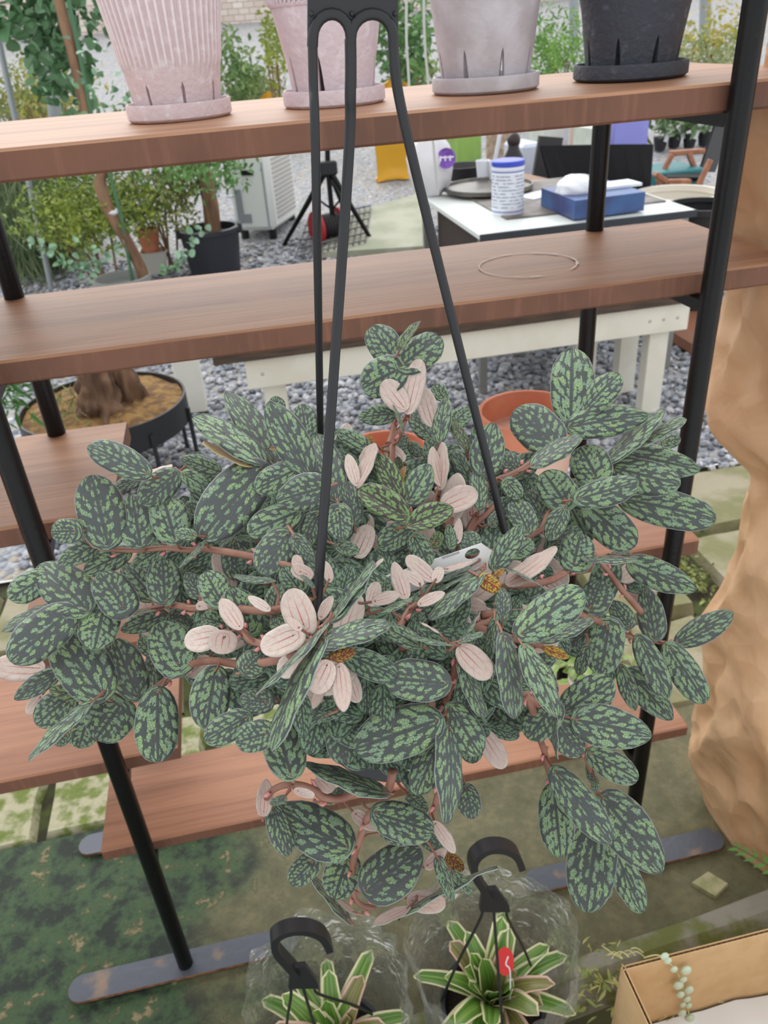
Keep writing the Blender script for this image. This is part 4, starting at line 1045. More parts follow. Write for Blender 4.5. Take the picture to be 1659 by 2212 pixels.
# wrapped sheet lying inside
g = []
for i in range(14):
    row = []
    for j in range(18):
        x = lerp(BX0+.012, BX1-.012, j/17); y = lerp(BY0+.012, BY1-.010, i/13)
        row.append((x, y, .120+.012*mnoise.noise(Vector((x*14, y*14, 0)))+.02*mnoise.noise(Vector((x*5, y*5, 4)))))
    g.append(row)
m_ = MB().grid(g); m_.grid([[(x, y, z-.12) for x, y, z in r_] for r_ in g], flip=True)
sheet = m_.build('packing_sheet', mat('white_packing', s2l(232, 234, 234), .35), smooth='all', org=(.65, .39, zb+.006)); tag(sheet, 'crumpled white packing sheet filling the cardboard box', 'packing sheet')
# trailing string of succulent beads hanging over the back rim into the box
tr = empty('trailing_succulent', AZ(1430, 2065, .302), 'pale green trailing succulent strand hanging over the cardboard rim', 'plant')
M_bead = mat('pale_succulent', s2l(186, 208, 164), .5, col2=s2l(160, 188, 128), nscale=40)
M_thread = mat('straw_thread', s2l(196, 190, 130), .7)
M_beads = mat('frosted_succulent', s2l(200, 216, 190), .5)
yw = BY1-T-.004
def bw(x, y, dy=0): return AY(x, y, yw-dy)
path = [Vector((AZ(1395, 2058, .312).x, BY1+.006, .295)), Vector((AZ(1420, 2062, .308).x, BY1-.002, .309)), bw(1445, 2080, .002)+Vector((0, 0, .0)), bw(1465, 2105, .003), bw(1475, 2140, .003), bw(1484, 2170, .003), bw(1492, 2212, .003), bw(1496, 2240, .003)]
pp = spline(path, 5); MB().tube(pp, .0011, 6).build('strand', M_thread, tr, smooth=True)
for x, y, r_ in ((1482, 2096, 10), (1456, 2094, 7), (1465, 2128, 10), (1488, 2138, 9), (1476, 2116, 7), (1484, 2158, 7), (1475, 2170, 6), (1488, 2172, 6), (1473, 2188, 8), (1490, 2200, 9), (1436, 2066, 8), (1443, 2076, 7), (1470, 2148, 8)):
    p = bw(x, y, .006); rr = r_*1.25*axdepth(p)/FPX
    MB().ball(p, (rr, rr*.6, rr*1.05), 10, 7).build('bead_leaf', M_beads, tr, smooth=True)
for k in range(9):
    x0 = rl.uniform(1345, 1425); p0 = Vector((AZ(x0, 2080, .30).x, BY1+rl.uniform(0, .012), .303)); a = rl.uniform(1.8, 4.2)
    q = [p0, p0+Vector((math.cos(a)*.012, .006, .006)), p0+Vector((math.cos(a)*.026, .010+rl.uniform(-.01, .01), rl.uniform(-.006, .014)))]
    MB().tube(spline(q, 4), .0007, 5).build('root_thread', M_thread, tr)
for k in range(5):
    x0, y0 = rl.choice(((1500, 2110), (1520, 2145), (1430, 2120), (1560, 2160), (1445, 2195))); p0 = bw(x0+rl.uniform(-14, 14), y0, .003)
    MB().tube(spline([p0, p0+Vector((rl.uniform(-.006, .006), 0, -.004)), p0+Vector((rl.uniform(-.012, .012), 0, -.010))], 3), .0006, 5).build('root_thread', M_thread, tr)
# sprigs outside the box's left rear corner
o = scatter_leaves([(BX0-rng.uniform(-.02, .06), BY1+rng.uniform(.0, .05), rng.uniform(.16, .30)) for _ in range(60)], .02, .3, .3).build('sprig', mat('sprig_leaf', s2l(128, 148, 76), .6, col2=s2l(168, 160, 100), nscale=50), org=(BX0-.02, BY1+.02, zb))
tag(o, 'thin yellow-green sprigs squeezed beside the box corner', 'plant', kind='stuff')

# little concrete chip and leaf litter on the floor
ch = AZ(1533, 1915, 0); m_ = MB(); V = []
n = 5; base = [(ch.x-.035, ch.y+.014), (ch.x+.012, ch.y+.028), (ch.x+.036, ch.y-.008), (ch.x-.006, ch.y-.028)]
m_.add([(x, y, -.003) for x, y in base]+[(lerp(x, ch.x, .08), lerp(y, ch.y, .08), .007+.001*i) for i, (x, y) in enumerate(base)], [(3, 2, 1, 0), (4, 5, 6, 7), (0, 1, 5, 4), (1, 2, 6, 5), (2, 3, 7, 6), (3, 0, 4, 7)])
tag(m_.build('concrete_chip', mat('mossy_chip', s2l(140, 142, 100), .9, col2=s2l(168, 162, 128), nscale=40, bump=.5), org=(ch.x, ch.y, 0)), 'small mossy chip of concrete lying near the flat foot bar', 'chip')

# ------------------------------------------------------------------ variegated rosettes in clear wrap
def brom_mat():
    m, nt, b = _nodes('variegated_leaf')
    uv = N(nt, 'ShaderNodeUVMap'); uv.uv_map = 'blade'
    sp = N(nt, 'ShaderNodeSeparateXYZ'); L(nt, uv.outputs[0], sp.inputs[0])
    oi = N(nt, 'ShaderNodeObjectInfo')
    a = math_n(nt, 'ABSOLUTE', math_n(nt, 'SUBTRACT', math_n(nt, 'MULTIPLY', sp.outputs[0], 2.0), 1.0))
    cb = N(nt, 'ShaderNodeCombineXYZ'); L(nt, math_n(nt, 'MULTIPLY', sp.outputs[0], 14.0), cb.inputs[0]); L(nt, math_n(nt, 'MULTIPLY', oi.outputs['Random'], 30.0), cb.inputs[1])
    nz = N(nt, 'ShaderNodeTexNoise', i_Scale=1.0, i_Detail=2.0); L(nt, cb.outputs[0], nz.inputs['Vector'])
    green = mixc(nt, ss(nt, nz.outputs[0], .4, .7), s2l(78, 122, 46), s2l(138, 172, 82))
    pink = ss(nt, oi.outputs['Random'], .72, .82)
    cream = mixc(nt, math_n(nt, 'MULTIPLY', pink, .8), s2l(226, 222, 178), s2l(222, 176, 170))
    green = mixc(nt, math_n(nt, 'MULTIPLY', pink, .45), green, s2l(156, 108, 92))
    e = math_n(nt, 'ADD', a, math_n(nt, 'MULTIPLY', ss(nt, sp.outputs[1], .86, 1.0), .35))
    L(nt, mixc(nt, ss(nt, e, .72, .80), green, cream), b.inputs['Base Color'])
    b.inputs['Roughness'].default_value = .32
    return m
M_brom = brom_mat()
def strap(base, az, el, ln, wd, curl, parent):
    n, k = 10, 5; d = Vector((math.cos(az), math.sin(az), 0)); sd_ = Vector((-math.sin(az), math.cos(az), 0))
    p = Vector(base); ang = el; rowsP = []; UVr = []
    for i in range(n+1):
        t = i/n; w_ = wd*.5*min(1, (1-t)*8+.0)**.45*(.75+.25*math.sin(math.pi*min(1, t*1.3))) if t < 1 else 0.0008
        nn = d*(-math.sin(ang))+UP*math.cos(ang); row = []; ur = []
        for j in range(k):
            u = -1+2*j/(k-1); row.append(p+sd_*u*w_+nn*(abs(u)**1.5*w_*.35)); ur.append(((u+1)/2, t))
        rowsP.append(row); UVr.append(ur)
        p = p+(d*math.cos(ang)+UP*math.sin(ang))*(ln/n); ang -= curl/n
    V = [q for r_ in rowsP for q in r_]; V2 = [q-UP*.0009 for q in V]
    F = []; U = []; fl = [q for r_ in UVr for q in r_]; off_ = len(V)
    for i in range(n):
        for j in range(k-1):
            q = (i*k+j, i*k+j+1, (i+1)*k+j+1, (i+1)*k+j); F.append(q); U += [fl[x] for x in q]
            F.append(tuple(off_+x for x in q[::-1])); U += [fl[x] for x in q[::-1]]
    o0 = ORG[parent.name]
    me = bpy.data.meshes.new('leaf'); me.from_pydata([tuple(v-o0) for v in V+V2], [], F)
    me.uv_layers.new(name='blade').data.foreach_set('uv', [c for q in U for c in q]); me.materials.append(M_brom)
    me.polygons.foreach_set('use_smooth', [True]*len(F))
    o = bpy.data.objects.new('leaf', me); COL.objects.link(o); o.parent = parent
def basket(label, plate_px, hook_px, Yp, plant_c, rim_z, seeds, nleaf, red=False):
    pc = AY(plate_px[0], plate_px[1], Yp); c = Vector(plant_c)
    root = empty('bagged_rosette', (c.x, c.y, -.072), label, 'plant', 'variegated rosettes in clear wrap')
    m = MB(); m.lathe([(.055, -.072), (.058, -.07), (.078, rim_z-.02), (.083, rim_z-.018), (.084, rim_z), (.078, rim_z), (.075, rim_z-.015)], (c.x, c.y, 0), 32, closed=True); m.build('pot', MATS['grey_plastic_pot'], root, smooth=True)
    m = MB(); m.lathe([(.074, rim_z-.016), (.0001, rim_z-.012)], (c.x, c.y, 0), 24); m.build('soil', MATS['potting_soil'], root)
    rr = random.Random(seeds)
    for i in range(nleaf):
        t = i/nleaf; ring = int(t*3); az = i*2.4+rr.uniform(-.25, .25)
        el = (1.35, 1.08, .72)[ring]+rr.uniform(-.12, .12); ln = (.08, .108, .128)[ring]*rr.uniform(.85, 1.1)
        strap((c.x+.010*math.cos(az), c.y+.010*math.sin(az), rim_z+.005), az, el, ln, rr.uniform(.030, .040), (.3, .8, 1.0)[ring]+rr.uniform(-.2, .2), root)
    # hook and plate
    hk = MB(); hpp = lambda x, y, dy=0: AY(x, y, Yp)+Vector((0, dy, 0))
    pts = spline([hpp(x, y) for x, y in hook_px], 6); k = len(pts); V = []; F = []
    wv = Vector((0, 1, 0))
    for i, p in enumerate(pts):
        tg = (pts[min(i+1, k-1)]-pts[max(i-1, 0)]).normalized(); nn = tg.cross(wv).normalized()
        h_ = .0046; w2 = .0100
        V += [p+nn*h_-wv*w2, p+nn*h_+wv*w2, p-nn*h_+wv*w2, p-nn*h_-wv*w2]
    for i in range(k-1):
        for j in range(4): F.append((i*4+j, i*4+(j+1) % 4, (i+1)*4+(j+1) % 4, (i+1)*4+j))
    F += [(3, 2, 1, 0), tuple((k-1)*4+j for j in range(4))]
    hk.add(V, F)
    x0, y0 = plate_px
    q = [hpp(x0-32, y0), hpp(x0+32, y0), hpp(x0+30, y0-14), hpp(x0+4, y0-48), hpp(x0-26, y0-44), hpp(x0-30, y0-20)]
    kk = len(q); hk.add([p-wv*.004 for p in q]+[p+wv*.004 for p in q], [tuple(range(kk)), tuple(range(2*kk-1, kk-1, -1))]+[(i, kk+i, kk+(i+1) % kk, (i+1) % kk) for i in range(kk)])
    ho = hk.build('hook', MATS['black_hanger'], root, smooth=True)
    for dx, a in ((-30, 2.9), (0, 4.6), (29, .3)):
        s0 = hpp(x0+dx, y0); e = Vector((c.x+.082*math.cos(a), c.y+.082*math.sin(a), rim_z))
        pts = spline([s0+UP*.003, s0-UP*.02, lerp(s0, e, .55)+(e-c)*.12*Vector((1, 1, 0)).length*0, e], 5)
        MB().tube(pts, .0022, 8).build('hanger_wire', MATS['black_hanger'], ho, smooth=True)
    # white tie thread through the hanger
    p = hpp(x0+30, y0+120, -.004)
    MB().tube(spline([hpp(x0+27, y0+95, -.005), hpp(x0+22, y0+110, -.006), hpp(x0+31, y0+125, -.006), hpp(x0+31, y0+190, -.006), hpp(x0+30, y0+260, -.006)], 5), .0011, 6).build('tie', mat('white_tie', s2l(230, 232, 236), .5), root, smooth=True)
    if red:
        q = MB(); p = hpp(1105, 2118, .03); R_ = .014
        a1 = (CAM-p).normalized(); e1 = a1.cross(UP).normalized(); e2 = a1.cross(e1)
        ringp = [p+e1*R_*math.cos(2*math.pi*i/20)+e2*R_*1.4*math.sin(2*math.pi*i/20) for i in range(20)]
        q.add([x+a1*.0005 for x in ringp]+[x-a1*.0005 for x in ringp], [tuple(range(20)), tuple(range(39, 19, -1))]+[(i, 20+i, 20+(i+1) % 20, (i+1) % 20) for i in range(20)])
        q.build('round_tag', mat('red_tag', s2l(206, 38, 34), .4), root)
    # clear wrap: a crinkled open sleeve around the plant
    def film():
        m2, nt, b = _nodes('clear_film')
        for n_ in list(nt.nodes):
            if n_.type == 'BSDF_PRINCIPLED': nt.nodes.remove(n_)
        tr_ = N(nt, 'ShaderNodeBsdfTransparent'); gl = N(nt, 'ShaderNodeBsdfGlossy', i_Roughness=.2); mx = N(nt, 'ShaderNodeMixShader')
        df = N(nt, 'ShaderNodeBsdfDiffuse'); df.inputs[0].default_value = (.9, .92, .92, 1); mx2 = N(nt, 'ShaderNodeMixShader', i_0=.07)
        tcf = N(nt, 'ShaderNodeTexCoord'); nzf = N(nt, 'ShaderNodeTexNoise', i_Scale=22.0, i_Detail=3.0, i_Distortion=1.5); L(nt, tcf.outputs['Object'], nzf.inputs['Vector']); bpf = N(nt, 'ShaderNodeBump', i_Strength=.7, i_Distance=.02); L(nt, nzf.outputs[0], bpf.inputs['Height']); L(nt, bpf.outputs[0], gl.inputs['Normal'])
        fr2 = N(nt, 'ShaderNodeFresnel', i_IOR=1.45)
        L(nt, math_n(nt, 'ADD', math_n(nt, 'MULTIPLY', fr2.outputs[0], .45), .025), mx.inputs[0]); L(nt, tr_.outputs[0], mx.inputs[1]); L(nt, gl.outputs[0], mx.inputs[2])
        L(nt, mx.outputs[0], mx2.inputs[1]); L(nt, df.outputs[0], mx2.inputs[2])
        L(nt, mx2.outputs[0], nt.nodes['Material Output'].inputs[0]); return m2
    if 'film' not in MATS: MATS['film'] = film()
    P = []; n_, m_n = 96, 26; top = rim_z+.17
    for i in range(m_n+1):
        t = i/m_n; z = lerp(-.06, top, t); row = []
        for j in range(n_):
            a = 2*math.pi*j/n_; r_ = lerp(.083, .118, t**.8)
            pz = Vector((math.cos(a)*3.2, math.sin(a)*3.2, z*11+seeds))
            r_ *= 1+.16*abs(mnoise.noise(pz))*(.4+t)+.07*abs(mnoise.noise(pz*2.7))
            row.append((c.x+r_*math.cos(a), c.y+r_*math.sin(a), z+(.03*mnoise.noise(Vector((a*1.5, seeds, 0))) if t > .9 else 0)))
        row.append(row[0]); P.append(row)
    MB().grid(P).build('clear_wrap', MATS['film'], root, smooth='all')
    return root
basket('variegated rosette plant in clear wrap, its black hook higher and nearer the box', (1068, 1965), [(1056, 1935), (1036, 1905), (1022, 1880), (1024, 1850), (1050, 1829), (1085, 1827), (1112, 1841), (1124, 1868)], .62, (.222, .640, 0), .165, 3, 30, True)
basket('variegated rosette plant in clear wrap, its black hook lower, near the rusty foot bar', (655, 2130), [(640, 2098), (614, 2070), (595, 2045), (594, 2020), (622, 2004), (662, 2002), (695, 2016), (711, 2044)], .62, (-.035, .655, 0), .115, 9, 28)

# leafy pot on the lowest board, half hidden by the right branches
c = AZ(1365, 1440, .44); c = Vector((.555, 1.05, .328))
pr = empty('small_potted_plant', c, 'small light green potted plant on the lowest board behind the right branches', 'plant')
MB().lathe([(.030, 0), (.042, .07), (.044, .07), (.044, .08), (.04, .08)], c, 24, closed=True).build('pot', mat('white_nursery_pot', s2l(226, 228, 232), .5), pr, smooth=True)
scatter_leaves([c+Vector((rng.normal()*.035, rng.normal()*.03, .09+abs(rng.normal())*.05)) for _ in range(170)], .026, .8, .7, True).build('foliage', mat('light_foliage', s2l(150, 184, 100), .5, col2=s2l(190, 206, 150), nscale=40), pr)
q = MB(); q.box(c+Vector((.0, -.035, .15)), (.012, .0012, .16), Matrix.Rotation(.12, 3, 'Y')); o = q.build('plant_tag', mat('white_label2', s2l(236, 238, 242), .4), org=c+Vector((0, -.035, .08))); tag(o, 'narrow white tag stuck in the small pot on the lowest board', 'plant label')
# ------------------------------------------------------------------ white bench behind the rack
M_white = mat('white_paint', s2l(240, 239, 228), .5, col2=s2l(230, 227, 214), nscale=6)
M_btop = mat('dark_bench_board', s2l(92, 74, 62), .7, col2=s2l(66, 56, 50), nscale=8, stretch=(1, 12, 12))
BY = 2.85; bl = AY(530, 800, BY); br = AY(1488, 655, BY); zt = .49
bench = empty('white_bench', ((bl.x+br.x)/2, BY+.25, 0), 'white painted bench with dark top boards behind the rack', 'bench')
for y in (BY, BY+.34):
    MB().box(((bl.x+br.x)/2, y, zt-.058), (br.x-bl.x, .03, .116), bev=.003).build('apron', M_white, bench)
for x in (bl.x+.10, br.x-.10):
    for y in (BY+.05, BY+.29):
        MB().box((x, y, (zt-.10)/2), (.085, .06, zt-.10), bev=.003).build('leg', M_white, bench)
MB().box((br.x-.30, BY+.29, .2), (.10, .04, .4)).build('leg', M_white, bench)
for k in range(3):
    MB().box(((bl.x+br.x)/2-.06, BY+.02+k*.13, zt+.028), (br.x-bl.x+.10, .122, .05), bev=.004).build('top_board', M_btop, bench)
for x in (bl.x+.06, br.x-.05, br.x-.11, br.x-.17): MB().ball((x, BY-.0155, zt-.06), (.007, .003, .007), 8, 5).build('screw', mat('screw_zinc', s2l(196, 196, 192), .4, .4), bench)

# leather stool on the right
s0 = AY(1548, 712, 3.62); sx, sy, sz = s0.x, 3.62, s0.z
st = empty('leather_stool', (sx, sy, 0), 'low brown leather stool on dark wooden legs beyond the right post', 'stool')
m = MB(); m.box((sx, sy, sz), (.52, .46, .12), bev=.035); m.build('seat', mat('brown_leather', s2l(150, 100, 76), .4, bump=.1, bscale=60), st, smooth=True)
MB().box((sx, sy, sz-.08), (.50, .44, .05), bev=.006).build('seat_frame', mat('walnut', s2l(98, 68, 44), .5, col2=s2l(74, 50, 34), nscale=30), st)
for dx in (-.21, .21):
    for dy in (-.18, .18): MB().tube([(sx+dx, sy+dy, -.005), (sx+dx, sy+dy, sz-.09)], [.016, .024], 8).build('leg', MATS['walnut'], st, smooth=True)

# ------------------------------------------------------------------ desk and the things on it
DZ = .74
A0 = AZ(912, 423, DZ); B0 = AZ(1036, 507, DZ); DX0, DX1, DY0, DY1 = B0.x, B0.x+.98, B0.y, A0.y+.1
desk = empty('work_desk', ((DX0+DX1)/2, (DY0+DY1)/2, 0), 'white steel work desk covered with clutter behind the middle board', 'desk')
MB().box(((DX0+DX1)/2, (DY0+DY1)/2, DZ-.012), (DX1-DX0, DY1-DY0, .024), bev=.003).build('top', mat('desk_white', s2l(214, 220, 216), .4), desk)
MB().box(((DX0+DX1)/2, DY0-.004, DZ-.014), (DX1-DX0, .012, .03), bev=.002).build('edge_strip', mat('desk_edge', s2l(48, 54, 62), .5), desk)
for x in (DX0+.03, DX1-.03):
    for y in (DY0+.05, DY1-.05): MB().box((x, y, (DZ-.024)/2), (.035, .035, DZ-.024)).build('leg', mat('desk_leg', s2l(150, 150, 146), .4, .5), desk)
MB().box((DX0+.30, (DY0+DY1)/2, DZ-.25), (.44, DY1-DY0-.2, .44)).build('drawer_body', mat('desk_dark', s2l(58, 44, 38), .6), desk)
def dk(x, y): return AZ(x, y, DZ)
o = MB().box(((DX0+DX1)/2+.08, (DY0+DY1)/2+.08, DZ+.0035), (DX1-DX0-.22, DY1-DY0-.26, .007)).build('desk_mat', mat('desk_mat', s2l(86, 80, 76), .6, col2=s2l(132, 126, 122), nscale=7, ndetail=8), org=((DX0+DX1)/2, (DY0+DY1)/2, DZ)); tag(o, 'worn grey mat lying on the white desk under the clutter', 'mat')
# wipes canister
p = dk(1096, 462); R_ = 34*axdepth(p)/FPX
ctop = AY(1096, 345, p.y).z; H_ = ctop-DZ
cn_ = empty('wipes_canister', (p.x, p.y, DZ), 'white wipes canister with blue lid standing on the desk', 'canister')
MB().lathe([(R_*.97, 0), (R_, .006), (R_, H_*.84), (R_*.97, H_*.85)], (p.x, p.y, DZ), 32).build('body', mat('canister_white', s2l(228, 230, 238), .35), cn_, smooth=True)
MB().lathe([(R_*.98, H_*.85), (R_*1.02, H_*.86), (R_*1.02, H_*.895), (R_*.98, H_*.90)], (p.x, p.y, DZ), 32).build('collar', MATS['canister_white'], cn_, smooth=True)
MB().lathe([(R_*.98, H_*.90), (R_*1.01, H_*.905), (R_*1.01, H_*.985), (R_*.95, H_), (.0001, H_)], (p.x, p.y, DZ), 32).build('lid', mat('blue_lid', s2l(52, 74, 190), .35), cn_, smooth=True)
for h0, h1 in ((.075, .10), (.80, .83)): MB().lathe([(R_*1.004, H_*h0), (R_*1.004, H_*h1)], (p.x, p.y, DZ), 32).build('blue_band', mat('blue_print', s2l(104, 122, 190), .4), cn_, smooth=True)
def print_mat():
    m, nt, b = _nodes('label_print'); tc = N(nt, 'ShaderNodeTexCoord'); sp = N(nt, 'ShaderNodeSeparateXYZ'); L(nt, tc.outputs['Object'], sp.inputs[0])
    st_ = ss(nt, math_n(nt, 'FRACT', math_n(nt, 'MULTIPLY', sp.outputs[2], 70.0)), .52, .6)
    nz = N(nt, 'ShaderNodeTexNoise', i_Scale=60.0, i_Detail=1.0); L(nt, tc.outputs['Object'], nz.inputs['Vector'])
    f = math_n(nt, 'MULTIPLY', st_, ss(nt, nz.outputs[0], .42, .5))
    L(nt, mixc(nt, f, s2l(218, 222, 232), s2l(150, 156, 174)), b.inputs['Base Color']); return m
MB().lathe([(R_*1.002, H_*.14), (R_*1.002, H_*.76)], (p.x, p.y, DZ), 32).build('print_panel', print_mat(), cn_, smooth=True)
# round black griddle
p = dk(1035, 418); R_ = 95*axdepth(p)/FPX
o = MB().lathe([(R_*.8, .0), (R_, .02), (R_, .04), (R_*.97, .04), (R_*.95, .028), (.001, .026)], (p.x+.05, p.y, DZ), 36).build('griddle', mat('griddle_iron', s2l(84, 82, 80), .4, .3, col2=s2l(112, 106, 98), nscale=14), smooth=True, org=(p.x+.05, p.y, DZ)); tag(o, 'round dark iron griddle lying behind the wipes canister', 'griddle')
# stuffed plastic bag with a purple round print
b0 = dk(938, 428); bt = AY(965, 282, b0.y)
bag = empty('plastic_bag', (b0.x, b0.y, DZ), 'stuffed white plastic bag with a purple round print', 'bag')
def bagfn(d): return 1+.12*mnoise.noise(d*3)+.06*mnoise.noise(d*8)
sc_ = axdepth(b0)/FPX
MB().ball((b0.x+4*sc_, b0.y+.10, DZ+62*sc_), (48*sc_, .12, 70*sc_), 24, 18, fn=bagfn).build('body', mat('white_plastic_bag', s2l(222, 220, 224), .35, bump=.3, bscale=30), bag, smooth='all')
q = MB()
for a in range(6):
    an = a*1.05; q.tube([(b0.x+16*sc_, b0.y+.10, DZ+118*sc_), (b0.x+18*sc_+.015*math.cos(an), b0.y+.10+.015*math.sin(an), DZ+135*sc_), (b0.x+22*sc_+.06*math.cos(an), b0.y+.10+.03*math.sin(an), DZ+156*sc_)], [.02, .014, .004], 6)
q.build('knot', MATS['white_plastic_bag'], bag, smooth=True)
lc = AY(964, 342, b0.y-.03); nn = (CAM-lc).normalized(); e1 = UP.cross(nn).normalized(); e2 = nn.cross(e1); q = MB(); r_ = 20*sc_
rp = [lc+e1*r_*math.cos(2*math.pi*i/20)+e2*r_*math.sin(2*math.pi*i/20)-nn*.02*(math.cos(4*math.pi*i/20)) for i in range(20)]
q.add(rp+[x-nn*.003 for x in rp], [tuple(range(20)), tuple(range(39, 19, -1))]+[(i, 20+i, 20+(i+1) % 20, (i+1) % 20) for i in range(20)]); lg = q.build('print', mat('purple_print', s2l(124, 78, 176), .5), bag)
q = MB()
for dx in (-.6, -.1, .4): q.box(lc+e1*r_*dx+nn*.022, (r_*.14, .002, r_*.5), Matrix((e1, -nn, e2)).transposed())
for dx in (-.35, .2, .6): q.box(lc+e1*r_*dx+nn*.022+e2*r_*.1, (r_*.35, .002, r_*.14), Matrix((e1, -nn, e2)).transposed())
q.build('print_marks', mat('print_white', s2l(236, 232, 240), .5), lg)
# navy boxed tray with a lump of bubble plastic
nb = dk(1240, 476); sc_ = axdepth(nb)/FPX
nvx = MB(); q0, q1, q2 = dk(1168, 448), dk(1240, 479), dk(1390, 459); q3 = q0+q2-q1; hb = UP*.085
base_ = [q1, q2, q3, q0]; nvx.add([v+UP*.008 for v in base_]+[v+hb for v in base_], [(3, 2, 1, 0), (4, 5, 6, 7), (0, 1, 5, 4), (1, 2, 6, 5), (2, 3, 7, 6), (3, 0, 4, 7)])
ctr = (q0+q2)/2+UP*.055; rz = Matrix.Rotation(math.radians(4), 3, 'Z')
o = nvx.build('navy_box', mat('navy_card', s2l(52, 60, 110), .45, col2=s2l(60, 96, 150), nscale=5), org=(ctr.x, ctr.y, DZ)); tag(o, 'flat navy blue box on the desk under crumpled clear plastic', 'box')
def lump(d): return 1+.18*mnoise.noise(d*2.4)+.12*abs(mnoise.noise(d*6))
o = MB().ball(AY(1245, 408, ctr.y)+Vector((0, 0, .0)), (.085, .08, .058), 26, 18, fn=lump).build('crumpled_plastic', mat('milky_plastic', s2l(226, 230, 236), .25, bump=.5, bscale=25), smooth='all'); tag(o, 'crumpled milky plastic lump lying on the navy box', 'plastic wrap')
o = MB().box((ctr.x+.11, ctr.y+.02, DZ+.092), (.22, .12, .012), rz).build('paper_pad', mat('paper_white', s2l(226, 232, 240), .6)); tag(o, 'white paper pad lying on the right half of the navy box', 'paper')
# white cups, bottle and other clutter
def cup(px, py, w_, h_, lab_, dy=0.0):
    p = dk(px, py); s_ = axdepth(p)/FPX; r_ = w_*s_/2; hh = h_*s_
    o = MB().lathe([(r_*.7, 0), (r_, hh), (r_*.93, hh), (r_*.64, .006), (.001, .006)], (p.x, p.y, DZ), 24).build('white_cup', mat('cup_white', s2l(236, 240, 246), .4), smooth=True, org=(p.x, p.y, DZ)); tag(o, lab_, 'cup')
cup(1043, 398, 30, 48, 'white cup standing left of the wipes canister'); cup(1068, 399, 26, 48, 'white cup half hidden behind the wipes canister')
p = dk(1070, 392); o = MB().box((p.x, p.y, DZ+.12), (.02, .006, .24), Matrix.Rotation(.2, 3, 'Y')).build('white_spatula', MATS['cup_white'], org=(p.x, p.y, DZ)); tag(o, 'narrow white spatula standing up among the cups', 'spatula')
p = dk(1108, 395); s_ = axdepth(p)/FPX
bo = empty('dark_bottle', (p.x, p.y, DZ), 'dark bottle with an orange cap behind the wipes canister', 'bottle')
MB().lathe([(.045, 0), (.05, .01), (.05, .13), (.03, .17), (.028, .19)], (p.x, p.y, DZ), 20).build('body', mat('dark_bottle', s2l(30, 24, 30), .3), bo, smooth=True)
MB().ball((p.x, p.y, DZ+.21), (.036, .036, .04), 12, 8).build('cap', mat('dark_cap', s2l(46, 30, 28), .4), bo, smooth=True)
p = dk(1000, 385); o = MB().lathe([(.10, 0), (.13, .07), (.125, .07), (.095, .01), (.001, .01)], (p.x, p.y, DZ), 24).build('black_bowl', mat('bowl_black', s2l(44, 42, 44), .4), smooth=True, org=(p.x, p.y, DZ)); tag(o, 'black bowl on the desk beside the plastic bag', 'bowl')
p = dk(1165, 425); o = MB().box((p.x, p.y, DZ+.006), (.20, .13, .012), Matrix.Rotation(.4, 3, 'Z')).build('paper_sheet', MATS['paper_white'], org=(p.x, p.y, DZ)); tag(o, 'white sheet of paper lying left of the navy box', 'paper')
p = AY(1132, 385, 4.75); o = MB().box((p.x, 4.77, (p.z)/2+.0), (.20, .28, p.z), Matrix.Rotation(.2, 3, 'Z'), bev=.01).build('carton', mat('brown_carton', s2l(150, 118, 96), .7), org=(p.x, 4.77, 0)); tag(o, 'brown carton standing between desk and black chair', 'carton')

# ------------------------------------------------------------------ black camp chair
M_blk = mat('black_canvas', s2l(24, 24, 28), .85, bump=.1, bscale=200)
YC = 4.6
ch_ = empty('camp_chair', (AY(1290, 400, YC).x, YC+.2, gz(YC)), 'black canvas camp chair with a wide backrest', 'chair')
P = [[AY(lerp(1168, 1412, j/8), lerp(316, 312, j/8), YC)+Vector((0, .02*math.sin(math.pi*j/8), 0)), AY(lerp(1196, 1404, j/8), lerp(420, 430, j/8), YC)+Vector((0, .06*math.sin(math.pi*j/8), 0))] for j in range(9)]
m = MB().grid(P); m.grid([[a+Vector((0, .02, 0)), b+Vector((0, .02, 0))] for a, b in P], flip=True); m.build('backrest', M_blk, ch_)
c1, c2 = AY(1196, 425, YC), AY(1404, 430, YC)
MB().box(((c1.x+c2.x)/2, YC+.28, c1.z-.04), (c2.x-c1.x, .5, .03), bev=.005).build('seat', M_blk, ch_)
for x in (c1.x, c2.x):
    for y in (YC, YC+.52): MB().tube([(x, y, gz(YC+.3)), (x, y, c1.z)], .013, 8).build('leg', M_steel, ch_, smooth=True)
q = MB(); a, b_, c, d_ = AY(1396, 415, YC-.02), AY(1412, 412, YC-.02), AY(1442, 475, YC-.05), AY(1380, 485, YC-.05)
q.add([a, b_, c, d_]+[v+Vector((0, .02, 0)) for v in (a, b_, c, d_)], [(0, 1, 2, 3), (7, 6, 5, 4), (0, 4, 5, 1), (1, 5, 6, 2), (2, 6, 7, 3), (3, 7, 4, 0)]); q.build('side_flap', M_blk, ch_)
o = MB().box(AY(1180, 325, 5.2)+Vector((0, 0, -.1)), (.16, .03, .36), Matrix.Rotation(.15, 3, 'Y')).build('laptop', mat('dark_panel', s2l(62, 60, 62), .5)); tag(o, 'dark slab standing left of the black camp chair', 'panel')
p = AY(1182, 345, 5.2); q = MB(); q.box((p.x, 5.28, (p.z-.25+gz(5.2))/2), (.5, .4, p.z-.25-gz(5.2))); o = q.build('side_crate', mat('crate_brown', s2l(132, 106, 88), .7), org=(p.x, 5.28, gz(5.2))); tag(o, 'brown crate carrying the dark slab behind the camp chair', 'crate')
